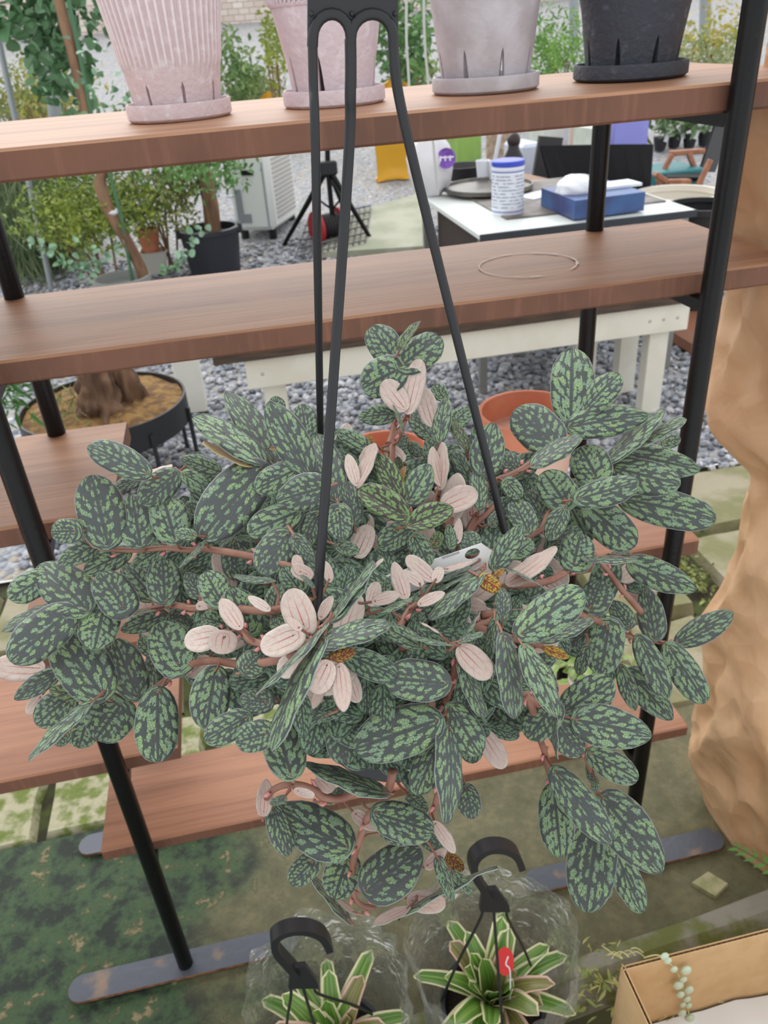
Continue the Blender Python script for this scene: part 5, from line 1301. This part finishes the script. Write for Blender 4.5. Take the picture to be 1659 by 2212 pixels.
# white tub and crates to the right of it
p = AY(1465, 415, 4.3)
tb = MB(); tb.lathe([(.16, 0), (.22, p.z-gz(4.3)), (.24, p.z-gz(4.3)), (.24, p.z-gz(4.3)-.04), (.21, p.z-gz(4.3)-.03)], (p.x, 4.3, gz(4.3)), 28, closed=True); o = tb.build('white_tub', mat('tub_white', s2l(226, 220, 208), .5), smooth=True, org=(p.x, 4.3, gz(4.3))); tag(o, 'cream white plastic tub right of the black camp chair', 'tub')
p = AY(1430, 362, 6.0); o = MB().box((p.x, 6.0, (gz(6)+p.z)/2), (.5, .4, p.z-gz(6)), bev=.01).build('teal_crate', mat('teal', s2l(44, 120, 126), .5), org=(p.x, 6, gz(6))); tag(o, 'teal crate between camp chair and wooden armchair', 'crate')
p = AY(1520, 440, 3.9); o = MB().lathe([(.13, 0), (.17, p.z), (.18, p.z), (.18, p.z-.03), (.15, p.z-.02)], (p.x, 3.9, 0), 28, closed=True).build('black_pot', mat('pot_black', s2l(40, 40, 44), .5), smooth=True, org=(p.x, 3.9, 0)); tag(o, 'black nursery pot beside the cream tub', 'pot')

# ------------------------------------------------------------------ wooden armchair
YA = 5.6
arm = empty('folding_armchair', (AY(1480, 400, YA).x, YA+.2, gz(YA)), 'folding armchair with brown wooden arms and dark canvas', 'chair')
M_aw = mat('armchair_wood', s2l(172, 114, 82), .5, col2=s2l(142, 90, 64), nscale=20)
def ap(x, y, dy=0.0): return AY(x, y, YA+dy)
for pts, dy in (([(1448, 331), (1520, 326)], .35), ([(1414, 375), (1440, 393), (1490, 392)], -.05)):
    for a, b_ in zip(pts[:-1], pts[1:]): MB().beam(ap(*a, dy), ap(*b_, dy), .06, .035, bev=.006).build('arm_rest', M_aw, arm)
for a, b_, dy in (((1452, 333), (1432, 372), .33), ((1488, 333), (1502, 368), .33), ((1535, 345), (1508, 402), -.05), ((1422, 385), (1426, 402), -.05)):
    MB().beam(ap(*a, dy), ap(*b_, dy), .035, .035, bev=.005).build('leg', M_aw, arm)
q = MB(); P = [[ap(1436, 383, .0), ap(1514, 383, .0)], [ap(1445, 372, .3), ap(1522, 370, .3)]]; q.grid(P); q.grid([[v-UP*.03 for v in r_] for r_ in P], flip=True); q.build('seat', M_blk, arm)
q = MB(); P = [[ap(1512, 372, .30), ap(1545, 372, .30)], [ap(1548, 262, .45), ap(1585, 262, .45)]]; q.grid(P); q.grid([[v+Vector((0, .03, 0)) for v in r_] for r_ in P], flip=True); q.build('backrest', mat('grey_canvas', s2l(74, 74, 76), .8), arm)
MB().beam(ap(1546, 268, .44), ap(1556, 248, .46), .05, .04, bev=.006).build('back_post', M_aw, arm)

# ------------------------------------------------------------------ purple cabinet and plants in black pots
p0, p1_ = AY(1329, 250, 6.6), AY(1405, 250, 6.6)
q = MB(); zt_ = AY(1365, 205, 6.6).z; q.box(((p0.x+p1_.x)/2, 6.75, (gz(6.6)+zt_)/2), (p1_.x-p0.x, .3, zt_-gz(6.6)), bev=.01); o = q.build('purple_cabinet', mat('lilac_panel', s2l(146, 146, 222), .5, col2=s2l(160, 160, 230), nscale=3), org=((p0.x+p1_.x)/2, 6.75, gz(6.6))); tag(o, 'lilac purple cabinet standing behind the black camp chair', 'cabinet')
for i, (x, y) in enumerate(((1425, 318), (1455, 312), (1488, 312), (1520, 308))):
    p = AG(x, y+6); Y_ = p.y
    r = empty('potted_foliage', (p.x, p.y, p.z), ('black potted plant nearest the purple cabinet', 'black potted plant, second from the purple cabinet', 'black potted plant, third from the purple cabinet', 'black potted plant nearest the right post')[i], 'plant', 'plants in black pots by the purple cabinet')
    s_ = axdepth(p)/FPX
    MB().lathe([(11*s_, 0), (16*s_, 26*s_), (14*s_, 26*s_)], p, 16).build('pot', MATS['pot_black'], r, smooth=True)
    scatter_leaves([p+Vector((rng.normal()*13*s_, rng.normal()*.1, rng.uniform(30, 85)*s_)) for _ in range(70)], 24*s_, .2, .5).build('foliage', mat('mid_foliage', s2l(92, 122, 78), .5, col2=s2l(140, 156, 112), nscale=6), r)
    MB().box(p+Vector((6*s_, -17*s_, 34*s_)), (9*s_, .006, 34*s_), Matrix.Rotation(.25*(-1)**i, 3, 'Y')).build('tag', mat('tag_white', s2l(226, 228, 228), .5), r)

# ------------------------------------------------------------------ yellow shell chairs
M_yel = mat('yellow_plastic', s2l(226, 172, 44), .35)
def shell_chair(base_px, w_px, top_px, label):
    p = AG(*base_px); s_ = axdepth(p)/FPX; W_ = w_px*s_
    H_ = (AY(base_px[0], top_px, p.y+.35).z-p.z); X = p.x; Y_ = p.y
    r = empty('shell_chair', (X, Y_+.25, p.z), label, 'chair', 'yellow shell chairs in the yard')
    prof = [(.0, .0), (.03, .02), (.06, .14), (.02, .30), (-.03, .42), (-.02, .47), (.06, .49), (.24, .46), (.38, .47), (.44, .56), (.48, .75), (.52, .92), (.53, 1.0)]
    k = H_/1.0; P = []
    for i, (dy, z) in enumerate(prof):
        row = []
        for j in range(9):
            u = -1+2*j/8; ww = W_*.5*(1.0 if z < .8 else (1-.55*((z-.8)/.2)**2)); zz = z*H_ - (0.05*H_*(abs(u)**2) if z > .95 else 0)
            row.append(Vector((X+u*ww+dy*k*.35, Y_+dy*k+.06*abs(u)**2*(-1 if i < 8 else -1), p.z+zz+.03*abs(u)**3*(1 if 5 < i < 9 else 0))))
        P.append(row)
    m = MB().grid(P); m.grid([[v+Vector((0, .015, -.004)) for v in row] for row in P], flip=True)
    m.build('shell', M_yel, r, smooth='all')
    MB().beam((X-W_*.5, Y_+.02, p.z+.012), (X+W_*.5, Y_+.02, p.z+.012), .06, .024, bev=.005).build('foot_edge', M_yel, r)
shell_chair((848, 388), 72, 165, 'yellow shell chair standing on the gravel behind the hanger')
shell_chair((578, 330), 40, 196, 'small far yellow shell chair left of the rose pot')

# ------------------------------------------------------------------ white dehumidifier
p = AG(583, 516); s_ = axdepth(p)/FPX
dh = empty('dehumidifier', p, 'white box dehumidifier with a round nozzle standing on gravel', 'appliance')
rz = Matrix.Rotation(math.radians(-24), 3, 'Z'); Wd, Dd, Hd = 92*s_, .55, 160*s_
M_dw = mat('appliance_white', s2l(238, 242, 240), .4)
cD = p+Vector((.02, Dd/2, .06+Hd/2)); 
MB().box(cD, (Wd, Dd, Hd), rz, bev=.03).build('body', M_dw, dh, smooth=True)
fl_ = lambda x, z, y=-.5: cD+rz @ Vector((x*Wd, y*Dd-.004, z*Hd))
MB().box(fl_(0, .23), (Wd*.28, .012, Hd*.06), rz).build('display', mat('display_black', s2l(26, 28, 30), .3), dh)
q = MB(); q.box(fl_(-.30, -.18), (Wd*.15, .010, Hd*.42), rz); q.box(fl_(-.14, -.335), (Wd*.18, .010, Hd*.11), rz); q.build('grey_panel', mat('panel_grey', s2l(150, 156, 162), .5), dh)
MB().box(fl_(.36, -.05), (.008, .010, Hd*.8), rz).build('seam', MATS['panel_grey'], dh)
sd2 = lambda y, z: cD+rz @ Vector((Wd*.5+.003, y*Dd, z*Hd))
gm = mat('grille_grey', s2l(186, 182, 180), .6)
for i in range(14):
    MB().box(sd2(0, .36-i*.055), (.008, Dd*.74, Hd*.026), rz).build('grille_slat', gm, dh)
MB().lathe([(.11, Hd+.06), (.13, Hd+.08), (.10, Hd+.20), (.13, Hd+.26), (.12, Hd+.26), (.09, Hd+.2)], (cD.x-.02, cD.y-.05, p.z), 24).build('nozzle', M_dw, dh, smooth=True)
for dx in (-.35, .35):
    for dy in (-.4, .4): MB().tube([cD+rz @ Vector((dx*Wd, dy*Dd, -Hd/2-.06)), cD+rz @ Vector((dx*Wd, dy*Dd, -Hd/2+.01))], .03, 8).build('foot', MATS['display_black'], dh)
# tripod
a1, a2, a3 = AG(614, 528), AG(806, 524), AG(757, 484); yt = (a1.y+a2.y)/2
tp = empty('tripod', AG(710, 515), 'black photo tripod with spread legs beside the dehumidifier', 'tripod')
hub = AY(708, 362, yt)
for a in (a1, a2, a3): MB().tube([hub, lerp(hub, a, .5), a], [.022, .018, .014], 8).build('leg', M_steel, tp, smooth=True)
for a in (a1, a2): MB().tube([lerp(hub, a, .35), Vector((hub.x, hub.y, lerp(hub.z, a.z, .55)))], .008, 6).build('brace', M_steel, tp)
MB().tube([Vector((hub.x, hub.y, hub.z-.3)), hub, AY(706, 250, yt)], .018, 8).build('column', M_steel, tp, smooth=True)
MB().box(hub, (.12, .1, .09), bev=.01).build('collar', mat('tripod_plastic', s2l(34, 36, 42), .5), tp)
# red cable reel
rc = AG(712, 525); rc.z += .115
reel = empty('cable_reel', (rc.x, rc.y, rc.z-.115), 'red cable reel with black cord under the tripod', 'reel')
M_red = mat('reel_red', s2l(176, 42, 50), .45)
ax_ = Vector((.9, .35, 0)).normalized()
for k in (-1, 1):
    q = MB(); q.tube([rc+ax_*.09*k-ax_*.01, rc+ax_*.09*k+ax_*.01], .115, 24); q.build('flange', M_red, reel, smooth=True)
q = MB()
for k in range(7): q.tube([rc+ax_*(-.075+k*.025)-ax_*.012, rc+ax_*(-.075+k*.025), rc+ax_*(-.075+k*.025)+ax_*.012], [.075, .085, .075], 20)
q.build('cord', mat('cord_black', s2l(42, 40, 42), .6), reel, smooth=True)
# concrete pad with wire mesh
q = MB(); P = [AG(770, 470), AG(905, 430), AG(935, 545), AG(690, 560)]
q.add([v+UP*.005 for v in P]+[v+UP*.045 for v in P], [(0, 1, 2, 3), (7, 6, 5, 4), (0, 4, 5, 1), (1, 5, 6, 2), (2, 6, 7, 3), (3, 7, 4, 0)]); o = q.build('stone_slab', mat('slab_stone', s2l(176, 176, 158), .8, col2=s2l(150, 154, 132), nscale=4), org=P[3]); tag(o, 'pale stone slab lying on the gravel left of the desk', 'slab')
g0, g1, g2 = AG(640, 575), AG(790, 540), AG(735, 478)
mesh_ = empty('wire_grid', g0, 'flat wire grid leaning over the stone slab under the tripod', 'wire grid')
for i in range(12):
    a = lerp(g0, g1, i/11)+UP*.055; b_ = a+(g2-lerp(g0, g1, .5)); MB().tube([a, b_], .006, 5).build('wire', mat('wire_grey', s2l(110, 110, 112), .5, .4), mesh_)
for j in range(6):
    dlt = (g2-lerp(g0, g1, .5))*j/5+UP*.066; MB().tube([g0+dlt, g1+dlt], .006, 5).build('wire', MATS['wire_grey'], mesh_)

# ------------------------------------------------------------------ tray planter with old stump
TZ = .33; tc_ = AZ(222, 868, TZ); TR = 176*axdepth(tc_)/FPX
tray = empty('tray_planter', (tc_.x, tc_.y, 0), 'round black tray planter on thin legs holding an old stump', 'planter')
M_tr = mat('tray_black', s2l(36, 38, 44), .45)
MB().lathe([(TR*.97, -.11), (TR, -.105), (TR, 0), (TR*.975, .0), (TR*.97, -.03), (.001, -.032)], (tc_.x, tc_.y, TZ), 48).build('tray', M_tr, tray, smooth=True)
for a in range(8):
    an = a*math.pi/4-.95; p = Vector((tc_.x+(TR+.004)*math.cos(an), tc_.y+(TR+.004)*math.sin(an), 0)); MB().tube([p, p+UP*(TZ-.05)], .0085, 8).build('leg', M_tr, tray, smooth=True)
M_soil = mat('mulch_soil', s2l(104, 78, 50), .95, col2=s2l(150, 116, 68), nscale=30, bump=.9, bscale=40)
P = []
for i in range(9):
    rr_ = TR*.965*i/8; P.append([(tc_.x+rr_*math.cos(a), tc_.y+rr_*math.sin(a), TZ-.02+.05*(1-i/8)+.02*mnoise.noise(Vector((rr_*9*math.cos(a), rr_*9*math.sin(a), 0)))) for a in [2*math.pi*j/32 for j in range(33)]])
MB().grid(P).build('soil', M_soil, tray, smooth='all')
def bark_mat(nm, a, b_): return mat(nm, a, .9, col2=b_, nscale=22, stretch=(1, 1, .25), bump=.9, bscale=26)
M_bark = bark_mat('old_bark', s2l(126, 98, 78), s2l(84, 62, 48))
sp_ = AZ(215, 872, TZ+.03)
def trunk(mb, pts, rad, n=14, amp=.18, sc=9):
    pts = spline(pts, 6); k = len(pts); V = []; F = []
    for i, p in enumerate(pts):
        r_ = interp(i/(k-1), np.linspace(0, 1, len(rad)), rad)
        for j in range(n):
            a = 2*math.pi*j/n; d = Vector((math.cos(a), math.sin(a), 0)); V.append(p+d*r_*(1+amp*(mnoise.noise(Vector((math.cos(a)*2, math.sin(a)*2, p.z*sc)))+.5*mnoise.noise(Vector((math.cos(a)*6, math.sin(a)*6, p.z*sc*.6))))))
    for i in range(k-1):
        for j in range(n): F.append((i*n+j, i*n+(j+1) % n, (i+1)*n+(j+1) % n, (i+1)*n+j))
    F.append(tuple((k-1)*n+j for j in range(n)))
    mb.add(V, F); return mb
trunk(MB(), [sp_-UP*.04, sp_+UP*.05, sp_+Vector((.01, .01, .14)), sp_+Vector((.0, .02, .19))], [.085, .07, .055, .05], 40, .55, 22).build('stump', M_bark, tray, smooth='all')
trunk(MB(), [sp_+Vector((.09, .10, -.04)), sp_+Vector((.08, .10, .1)), sp_+Vector((.07, .12, .26))], [.07, .05, .045], 36, .5, 18).build('stump', M_bark, tray, smooth='all')
scatter_leaves([AZ(130+rng.normal()*26, 880+rng.normal()*30, TZ+rng.uniform(0, .05)) for _ in range(160)], .05, .2, .12).build('grass', mat('dry_grass', s2l(150, 142, 88), .7, col2=s2l(108, 128, 70), nscale=20), tray)
p = AZ(398, 850, .2); o = MB().box((p.x+.01, p.y+.30, .2), (.12, .12, .4), bev=.006).build('white_block', M_white, org=(p.x, p.y+.3, 0)); tag(o, 'white square post standing behind the tray planter', 'post')

# ------------------------------------------------------------------ pots and trees on the left
def fol(nm, a, b_, sc=4): return mat(nm, a, .55, col2=b_, nscale=sc)
def shrub(name, label, cpx, rpx, Y_, n_, size_px, mt, ratio=.5, rounder=False, droop=0., trunk_px=None, up_=.4, group='trees and shrubs of the yard', dY=.5, base=True, var=.35):
    c = AY(*cpx, Y_); s_ = axdepth(c)/FPX
    bp = Vector((c.x, Y_, gz(Y_))) if trunk_px is None else AY(*trunk_px[0], Y_)
    r = empty(name, (bp.x, bp.y, max(gz(Y_), bp.z)), label, 'tree' if trunk_px else 'shrub', group)
    v = rng.normal(size=(n_, 3)); v /= np.linalg.norm(v, axis=1)[:, None]; rad = rng.uniform(.15, 1, n_)**.5
    # cluster along random twigs
    nt_ = max(6, n_//45); tw = rng.normal(size=(nt_, 3)); tw /= np.linalg.norm(tw, axis=1)[:, None]; id_ = rng.integers(0, nt_, n_)
    v = v*.38+tw[id_]*rad[:, None]*.8
    C_ = np.array(c)+v*np.array([rpx[0]*s_, dY, rpx[1]*s_])
    scatter_leaves(C_, size_px*s_, up_, ratio, rounder, droop=droop, var=var).build('foliage', mt, r)
    if trunk_px:
        Yt = 4.8 if name == 'eucalyptus' else Y_
        pts = [AY(x, y, Yt) for x, y in trunk_px[:-1]]; r_ = trunk_px[-1]*s_/2
        trunk(MB(), pts, [r_*1.15, r_, r_*.8], 12, .15).build('trunk', M_bark2, r, smooth='all')
    else:
        q = MB()
        for k in range(5): q.tube([bp+Vector((rng.normal()*.03, 0, -.0)), c+Vector((rng.normal()*rpx[0]*s_*.3, 0, -rpx[1]*s_*.2))], .008, 6)
        q.build('stems', M_bark2, r)
    return r, c, s_
M_bark2 = bark_mat('smooth_bark', s2l(150, 118, 92), s2l(112, 84, 64))
M_euc = fol('eucalyptus_leaf', s2l(118, 154, 118), s2l(84, 126, 82), 3)
r, c, s_ = shrub('eucalyptus', 'slender eucalyptus with round grey-green leaves at the upper left', (120, 105), (150, 165), 5.2, 560, 25, M_euc, .9, True, 0, [(312, 612), (308, 590), (288, 545), (240, 462), (217, 400), (218, 360), (185, 240), (165, 150), (140, 50), (110, -60), 25], dY=.3)
MB().tube([AY(287, 612, 4.78), AY(262, 470, 4.78), AY(236, 370, 4.78), AY(196, 240, 4.78), AY(148, 0, 4.78), AY(135, -80, 4.78)], .010, 8).build('green_stake', mat('green_stake', s2l(74, 118, 84), .5), r)
MB().lathe([(.03, -.012), (.04, 0), (.03, .012)], AY(244, 458, 4.8), 12).build('white_tie', mat('tie_white2', s2l(226, 226, 230), .4), r)
scatter_leaves([AY(x+rng.normal()*7, y+rng.normal()*6, 4.6) for x, y in [(lerp(70, 260, t), 520+60*math.sin(t*3)) for t in np.linspace(0, 1, 50)]+[(lerp(360, 440, t), lerp(590, 500, t)) for t in np.linspace(0, 1, 36)]+[(190+rng.normal()*8, lerp(530, 605, t)) for t in np.linspace(0, 1, 18)]+[(240+rng.normal()*60, 190+rng.normal()*50) for t in range(60)]], 15*s_, .4, .8, True).build('low_sprigs', fol('young_eucalyptus', s2l(158, 190, 164), s2l(112, 156, 112)), r)
gp = AY(262, 598, 4.8); hh = gp.z-gz(4.8); rp_ = 62*axdepth(gp)/FPX
o = MB().lathe([(rp_*.7, 0), (rp_*.93, hh-.03), (rp_, hh-.03), (rp_, hh), (rp_*.88, hh), (rp_*.86, hh-.05), (.001, hh-.05)], (gp.x, 4.8, gz(4.8)), 28).build('grey_planter', mat('grey_planter', s2l(150, 152, 150), .6), smooth=True, org=(gp.x, 4.8, gz(4.8))); tag(o, 'grey round planter at the foot of the eucalyptus', 'planter')
shrub('weeping_conifer', 'feathery grey-green weeping conifer at the left edge', (40, 420), (120, 180), 6.1, 5200, 95, fol('conifer_needle', s2l(130, 146, 104), s2l(88, 108, 72)), .022, False, 2.2, [(60, 660), (62, 560), (50, 420), (30, 250), 26], dY=.5)
shrub('golden_shrub', 'low yellow-green shrub between conifer and planter', (195, 455), (160, 80), 5.2, 3000, 14, fol('golden_leaf', s2l(150, 164, 66), s2l(104, 128, 54), 5), .55)
shrub('loose_shrub', 'airy olive shrub growing in the terracotta pot', (345, 430), (95, 85), 5.6, 1300, 14, fol('olive_leaf', s2l(150, 156, 84), s2l(112, 120, 62), 5), .5)
# white square planter with a terracotta pot inside
p = AY(330, 540, 5.6); s_ = axdepth(p)/FPX
wp = empty('square_planter', (p.x, 5.6, gz(5.6)), 'white square planter on the gravel left of the black tub', 'planter'); h_ = p.z-gz(5.6)
P = []; prof = [(.62, 0), (.9, .97), (1.0, .975), (1.0, 1.0), (.84, 1.0), (.8, .9)]
q = MB(); V = []; F = []
hw = 32*s_
for f_, z in prof: V += [(p.x+a*hw*f_, 5.6+b_*hw*f_, gz(5.6)+z*h_) for a, b_ in ((-1, -1), (1, -1), (1, 1), (-1, 1))]
for i in range(len(prof)-1):
    for j in range(4): F.append((i*4+j, i*4+(j+1) % 4, (i+1)*4+(j+1) % 4, (i+1)*4+j))
q.add(V, F); q.build('body', mat('planter_white', s2l(206, 206, 196), .5), wp)
o = MB().lathe([(17*s_, 0), (24*s_, 40*s_), (26*s_, 40*s_), (26*s_, 48*s_), (22*s_, 48*s_)], (p.x-.01, 5.6, gz(5.6)+h_*.93), 24, closed=True).build('clay_pot', M_terra, smooth=True, org=(p.x, 5.6, gz(5.6)+h_*.93)); tag(o, 'terracotta pot standing in the white square planter', 'pot')
# tree in a black tub
p = AG(468, 592); s_ = axdepth(p)/FPX
tub = empty('black_tub', p, 'large black nursery tub holding the thick-trunked tree', 'tub')
MB().lathe([(52*s_, 0), (62*s_, 90*s_), (66*s_, 90*s_), (66*s_, 98*s_), (56*s_, 98*s_), (55*s_, 84*s_), (.001, 86*s_)], p, 36).build('body', mat('tub_black', s2l(44, 46, 54), .45), tub, smooth=True)
for sg in (-1, 1): MB().box(p+Vector((sg*64*s_, 0, 92*s_)), (.03, .10, .06), bev=.008).build('handle', MATS['tub_black'], tub)
shrub('feathery_tree', 'tree with thick brown trunk and light green leaves in the black tub', (420, 345), (150, 75), p.y, 1500, 17, fol('tree_leaf', s2l(116, 156, 84), s2l(82, 126, 66), 3), .45, False, .5, [(460, 502), (458, 470), (450, 420), (432, 345), (410, 280), (395, 200), 33], dY=.8)
p = AG(455, 392); o = MB().lathe([(14*.0045, 0), (20*.0045, 46*.0045), (24*.0045, 46*.0045), (24*.0045, 56*.0045), (19*.0045, 56*.0045)], p, 24, closed=True).build('white_pot', M_white, smooth=True, org=p); tag(o, 'white flower pot standing far behind the thick tree trunk', 'pot')
# glossy green leaves at the left edge below the second board
r2 = empty('broadleaf_clump', AY(20, 870, 2.9), 'bright green fern clump at the left edge beside the tray planter', 'plant')
scatter_leaves([AY(15+rng.normal()*25, 850+rng.normal()*25, 2.7+rng.uniform(0, .3)) for _ in range(120)], .06, .4, .25).build('foliage', fol('fern_green', s2l(84, 140, 60), s2l(60, 110, 44)), r2)

# ------------------------------------------------------------------ far planting and greenhouse frame
far = [('dense green shrub seen between the pink pot and the rose pot', (520, 150), (70, 90), 9.5, s2l(96, 130, 74), s2l(140, 160, 96), 900, 16, .5),
       ('yellow-green climbing column beside the rose pot', (592, 120), (26, 95), 8.5, s2l(150, 160, 58), s2l(108, 132, 52), 500, 13, .5),
       ('dark green leafy shrub right of the black hanger', (870, 95), (60, 110), 8.0, s2l(70, 112, 62), s2l(110, 150, 84), 600, 24, .5),
       ('bright green feathery shrub between grey and charcoal pots', (1210, 110), (85, 95), 8.5, s2l(124, 166, 72), s2l(92, 140, 62), 1100, 18, .3),
       ('yellow flowering shrub beyond the charcoal pot', (1540, 75), (75, 70), 11.0, s2l(196, 178, 70), s2l(136, 158, 84), 700, 13, .5),
       ('low olive shrub just above the right end of the top board', (1510, 120), (90, 32), 9.0, s2l(130, 144, 92), s2l(168, 172, 124), 600, 14, .4),
       ('yellowing shrub behind the eucalyptus', (90, 200), (140, 70), 7.5, s2l(176, 170, 76), s2l(120, 140, 74), 800, 14, .55),
       ('green hedge bush far behind the top board, left of centre', (330, 290), (150, 70), 9.5, s2l(102, 136, 78), s2l(132, 156, 96), 900, 16, .5),
       ('green bush far behind the desk clutter', (1060, 275), (110, 40), 11.0, s2l(150, 196, 88), s2l(110, 160, 76), 600, 15, .5),
       ('low far bush behind the tripod', (700, 270), (60, 40), 11.5, s2l(96, 120, 64), s2l(150, 156, 70), 400, 15, .5),
       ('dark shrub right of the purple cabinet', (1480, 235), (80, 40), 9.5, s2l(78, 104, 70), s2l(116, 138, 100), 600, 18, .5),
       ('olive hedge bush right behind the left end of the top board', (75, 235), (130, 45), 8.5, s2l(120, 132, 70), s2l(160, 156, 84), 1100, 15, .5),
       ('grey-green bush behind the gap between pink and rose pots', (545, 205), (75, 40), 10.5, s2l(116, 132, 92), s2l(150, 150, 116), 700, 15, .5),
       ('grey-green bush behind the gap beside the grey pot', (900, 170), (60, 45), 10.5, s2l(110, 140, 80), s2l(150, 166, 104), 600, 16, .5),
       ('pale green far hedge behind the grey pot', (1010, 160), (130, 60), 14.0, s2l(150, 170, 110), s2l(110, 146, 84), 700, 14, .5)]
for i, (lb, cp, rp, Y_, a, b_, n_, sz, ra) in enumerate(far):
    shrub('far_shrub', lb, cp, rp, Y_, n_, sz, fol('far_leaf_%d' % i, a, b_, 2), ra, dY=.8, group='far shrubs of the yard')
M_gpost = mat('galvanised_post', s2l(156, 162, 166), .5, .3)
for x0, y0, x1, y1, Y_, w_, lb in ((95, 0, 135, 420, 6.5, 26, 'grey leaning greenhouse post behind the eucalyptus'), (1240, -40, 1238, 210, 13, 20, 'grey greenhouse post between grey and charcoal pots'), (1525, -40, 1520, 180, 13, 24, 'grey greenhouse post beyond the charcoal pot'), (0, 100, 36, 270, 5.5, 12, 'thin grey pipe at the left edge')):
    a, b_ = AY(x0, y0, Y_), AY(x1, y1, Y_); d = b_-a; t_ = (gz(Y_)-a.z)/d.z; b_ = a+d*t_; a = a-d*.15
    o = MB().tube([b_, a], w_*axdepth(b_)/FPX/2, 12).build('greenhouse_post', M_gpost, smooth=True, org=b_); tag(o, lb, 'post')
for x0, x1, x2, x3, lb in ((879, 878, 884, 893, 'left of the two hanging clear strings'), (915, 917, 926, 945, 'right of the two hanging clear strings')):
    pts = spline([AY(x0, -60, 1.9), AY(x1, 80, 1.9), AY(x2, 190, 1.9), AY(x3, 420, 1.9)], 6)
    o = MB().tube(pts, .0028, 8).build('clear_string', mat('clear_cord', s2l(218, 224, 222), .3, trans=.3), smooth=True, org=pts[0]); tag(o, lb, 'string')

# clutter beyond the desk
for x, y, Y_, w_, mt, nm, lb, cat in ((1252, 268, 7.0, 40, mat('beige_roll', s2l(206, 184, 170), .6), 'beige_roll', 'beige upright roll behind the black camp chair', 'roll'), (1080, 300, 6.6, 60, mat('straw_bale', s2l(186, 166, 146), .8, col2=s2l(150, 128, 108), nscale=20), 'straw_basket', 'pale woven basket behind the white cups', 'basket')):
    p = AY(x, y, Y_); s_ = axdepth(p)/FPX; zt_ = AY(x, y-60, Y_).z; g_ = gz(Y_)
    r_ = w_*s_/2; o = MB().lathe([(r_*.92, 0), (r_, .05), (r_, zt_-g_-.03), (r_*.95, zt_-g_), (r_*.8, zt_-g_), (r_*.78, zt_-g_-.1), (.001, zt_-g_-.1)], (p.x, Y_, g_), 24).build(nm, mt, smooth=True, org=(p.x, Y_, g_)); tag(o, lb, cat)
for x, y, Y_, w_, h_, c_, lb in ((1185, 292, 7.4, 60, 46, s2l(222, 226, 220), 'white square bin far behind the desk'), (1000, 300, 7.2, 56, 40, s2l(150, 190, 96), 'green and white soil bag behind the plastic bag'), (1130, 330, 5.6, 50, 44, s2l(206, 214, 230), 'pale blue carton behind the dark bottle'), (1275, 290, 6.6, 40, 40, s2l(214, 222, 210), 'pale bin left of the purple cabinet')):
    p = AY(x, y, Y_); s_ = axdepth(p)/FPX; zt_ = p.z+h_*s_/2; g_ = gz(Y_)
    o = MB().box((p.x, Y_, (zt_+g_)/2), (w_*s_, .3, zt_-g_), Matrix.Rotation(.15, 3, 'Z'), bev=.02).build('storage_bin', mat('bin_%d' % x, c_, .5, col2=tuple(k*.8 for k in c_), nscale=5), smooth=True, org=(p.x, Y_, g_)); tag(o, lb, 'bin')
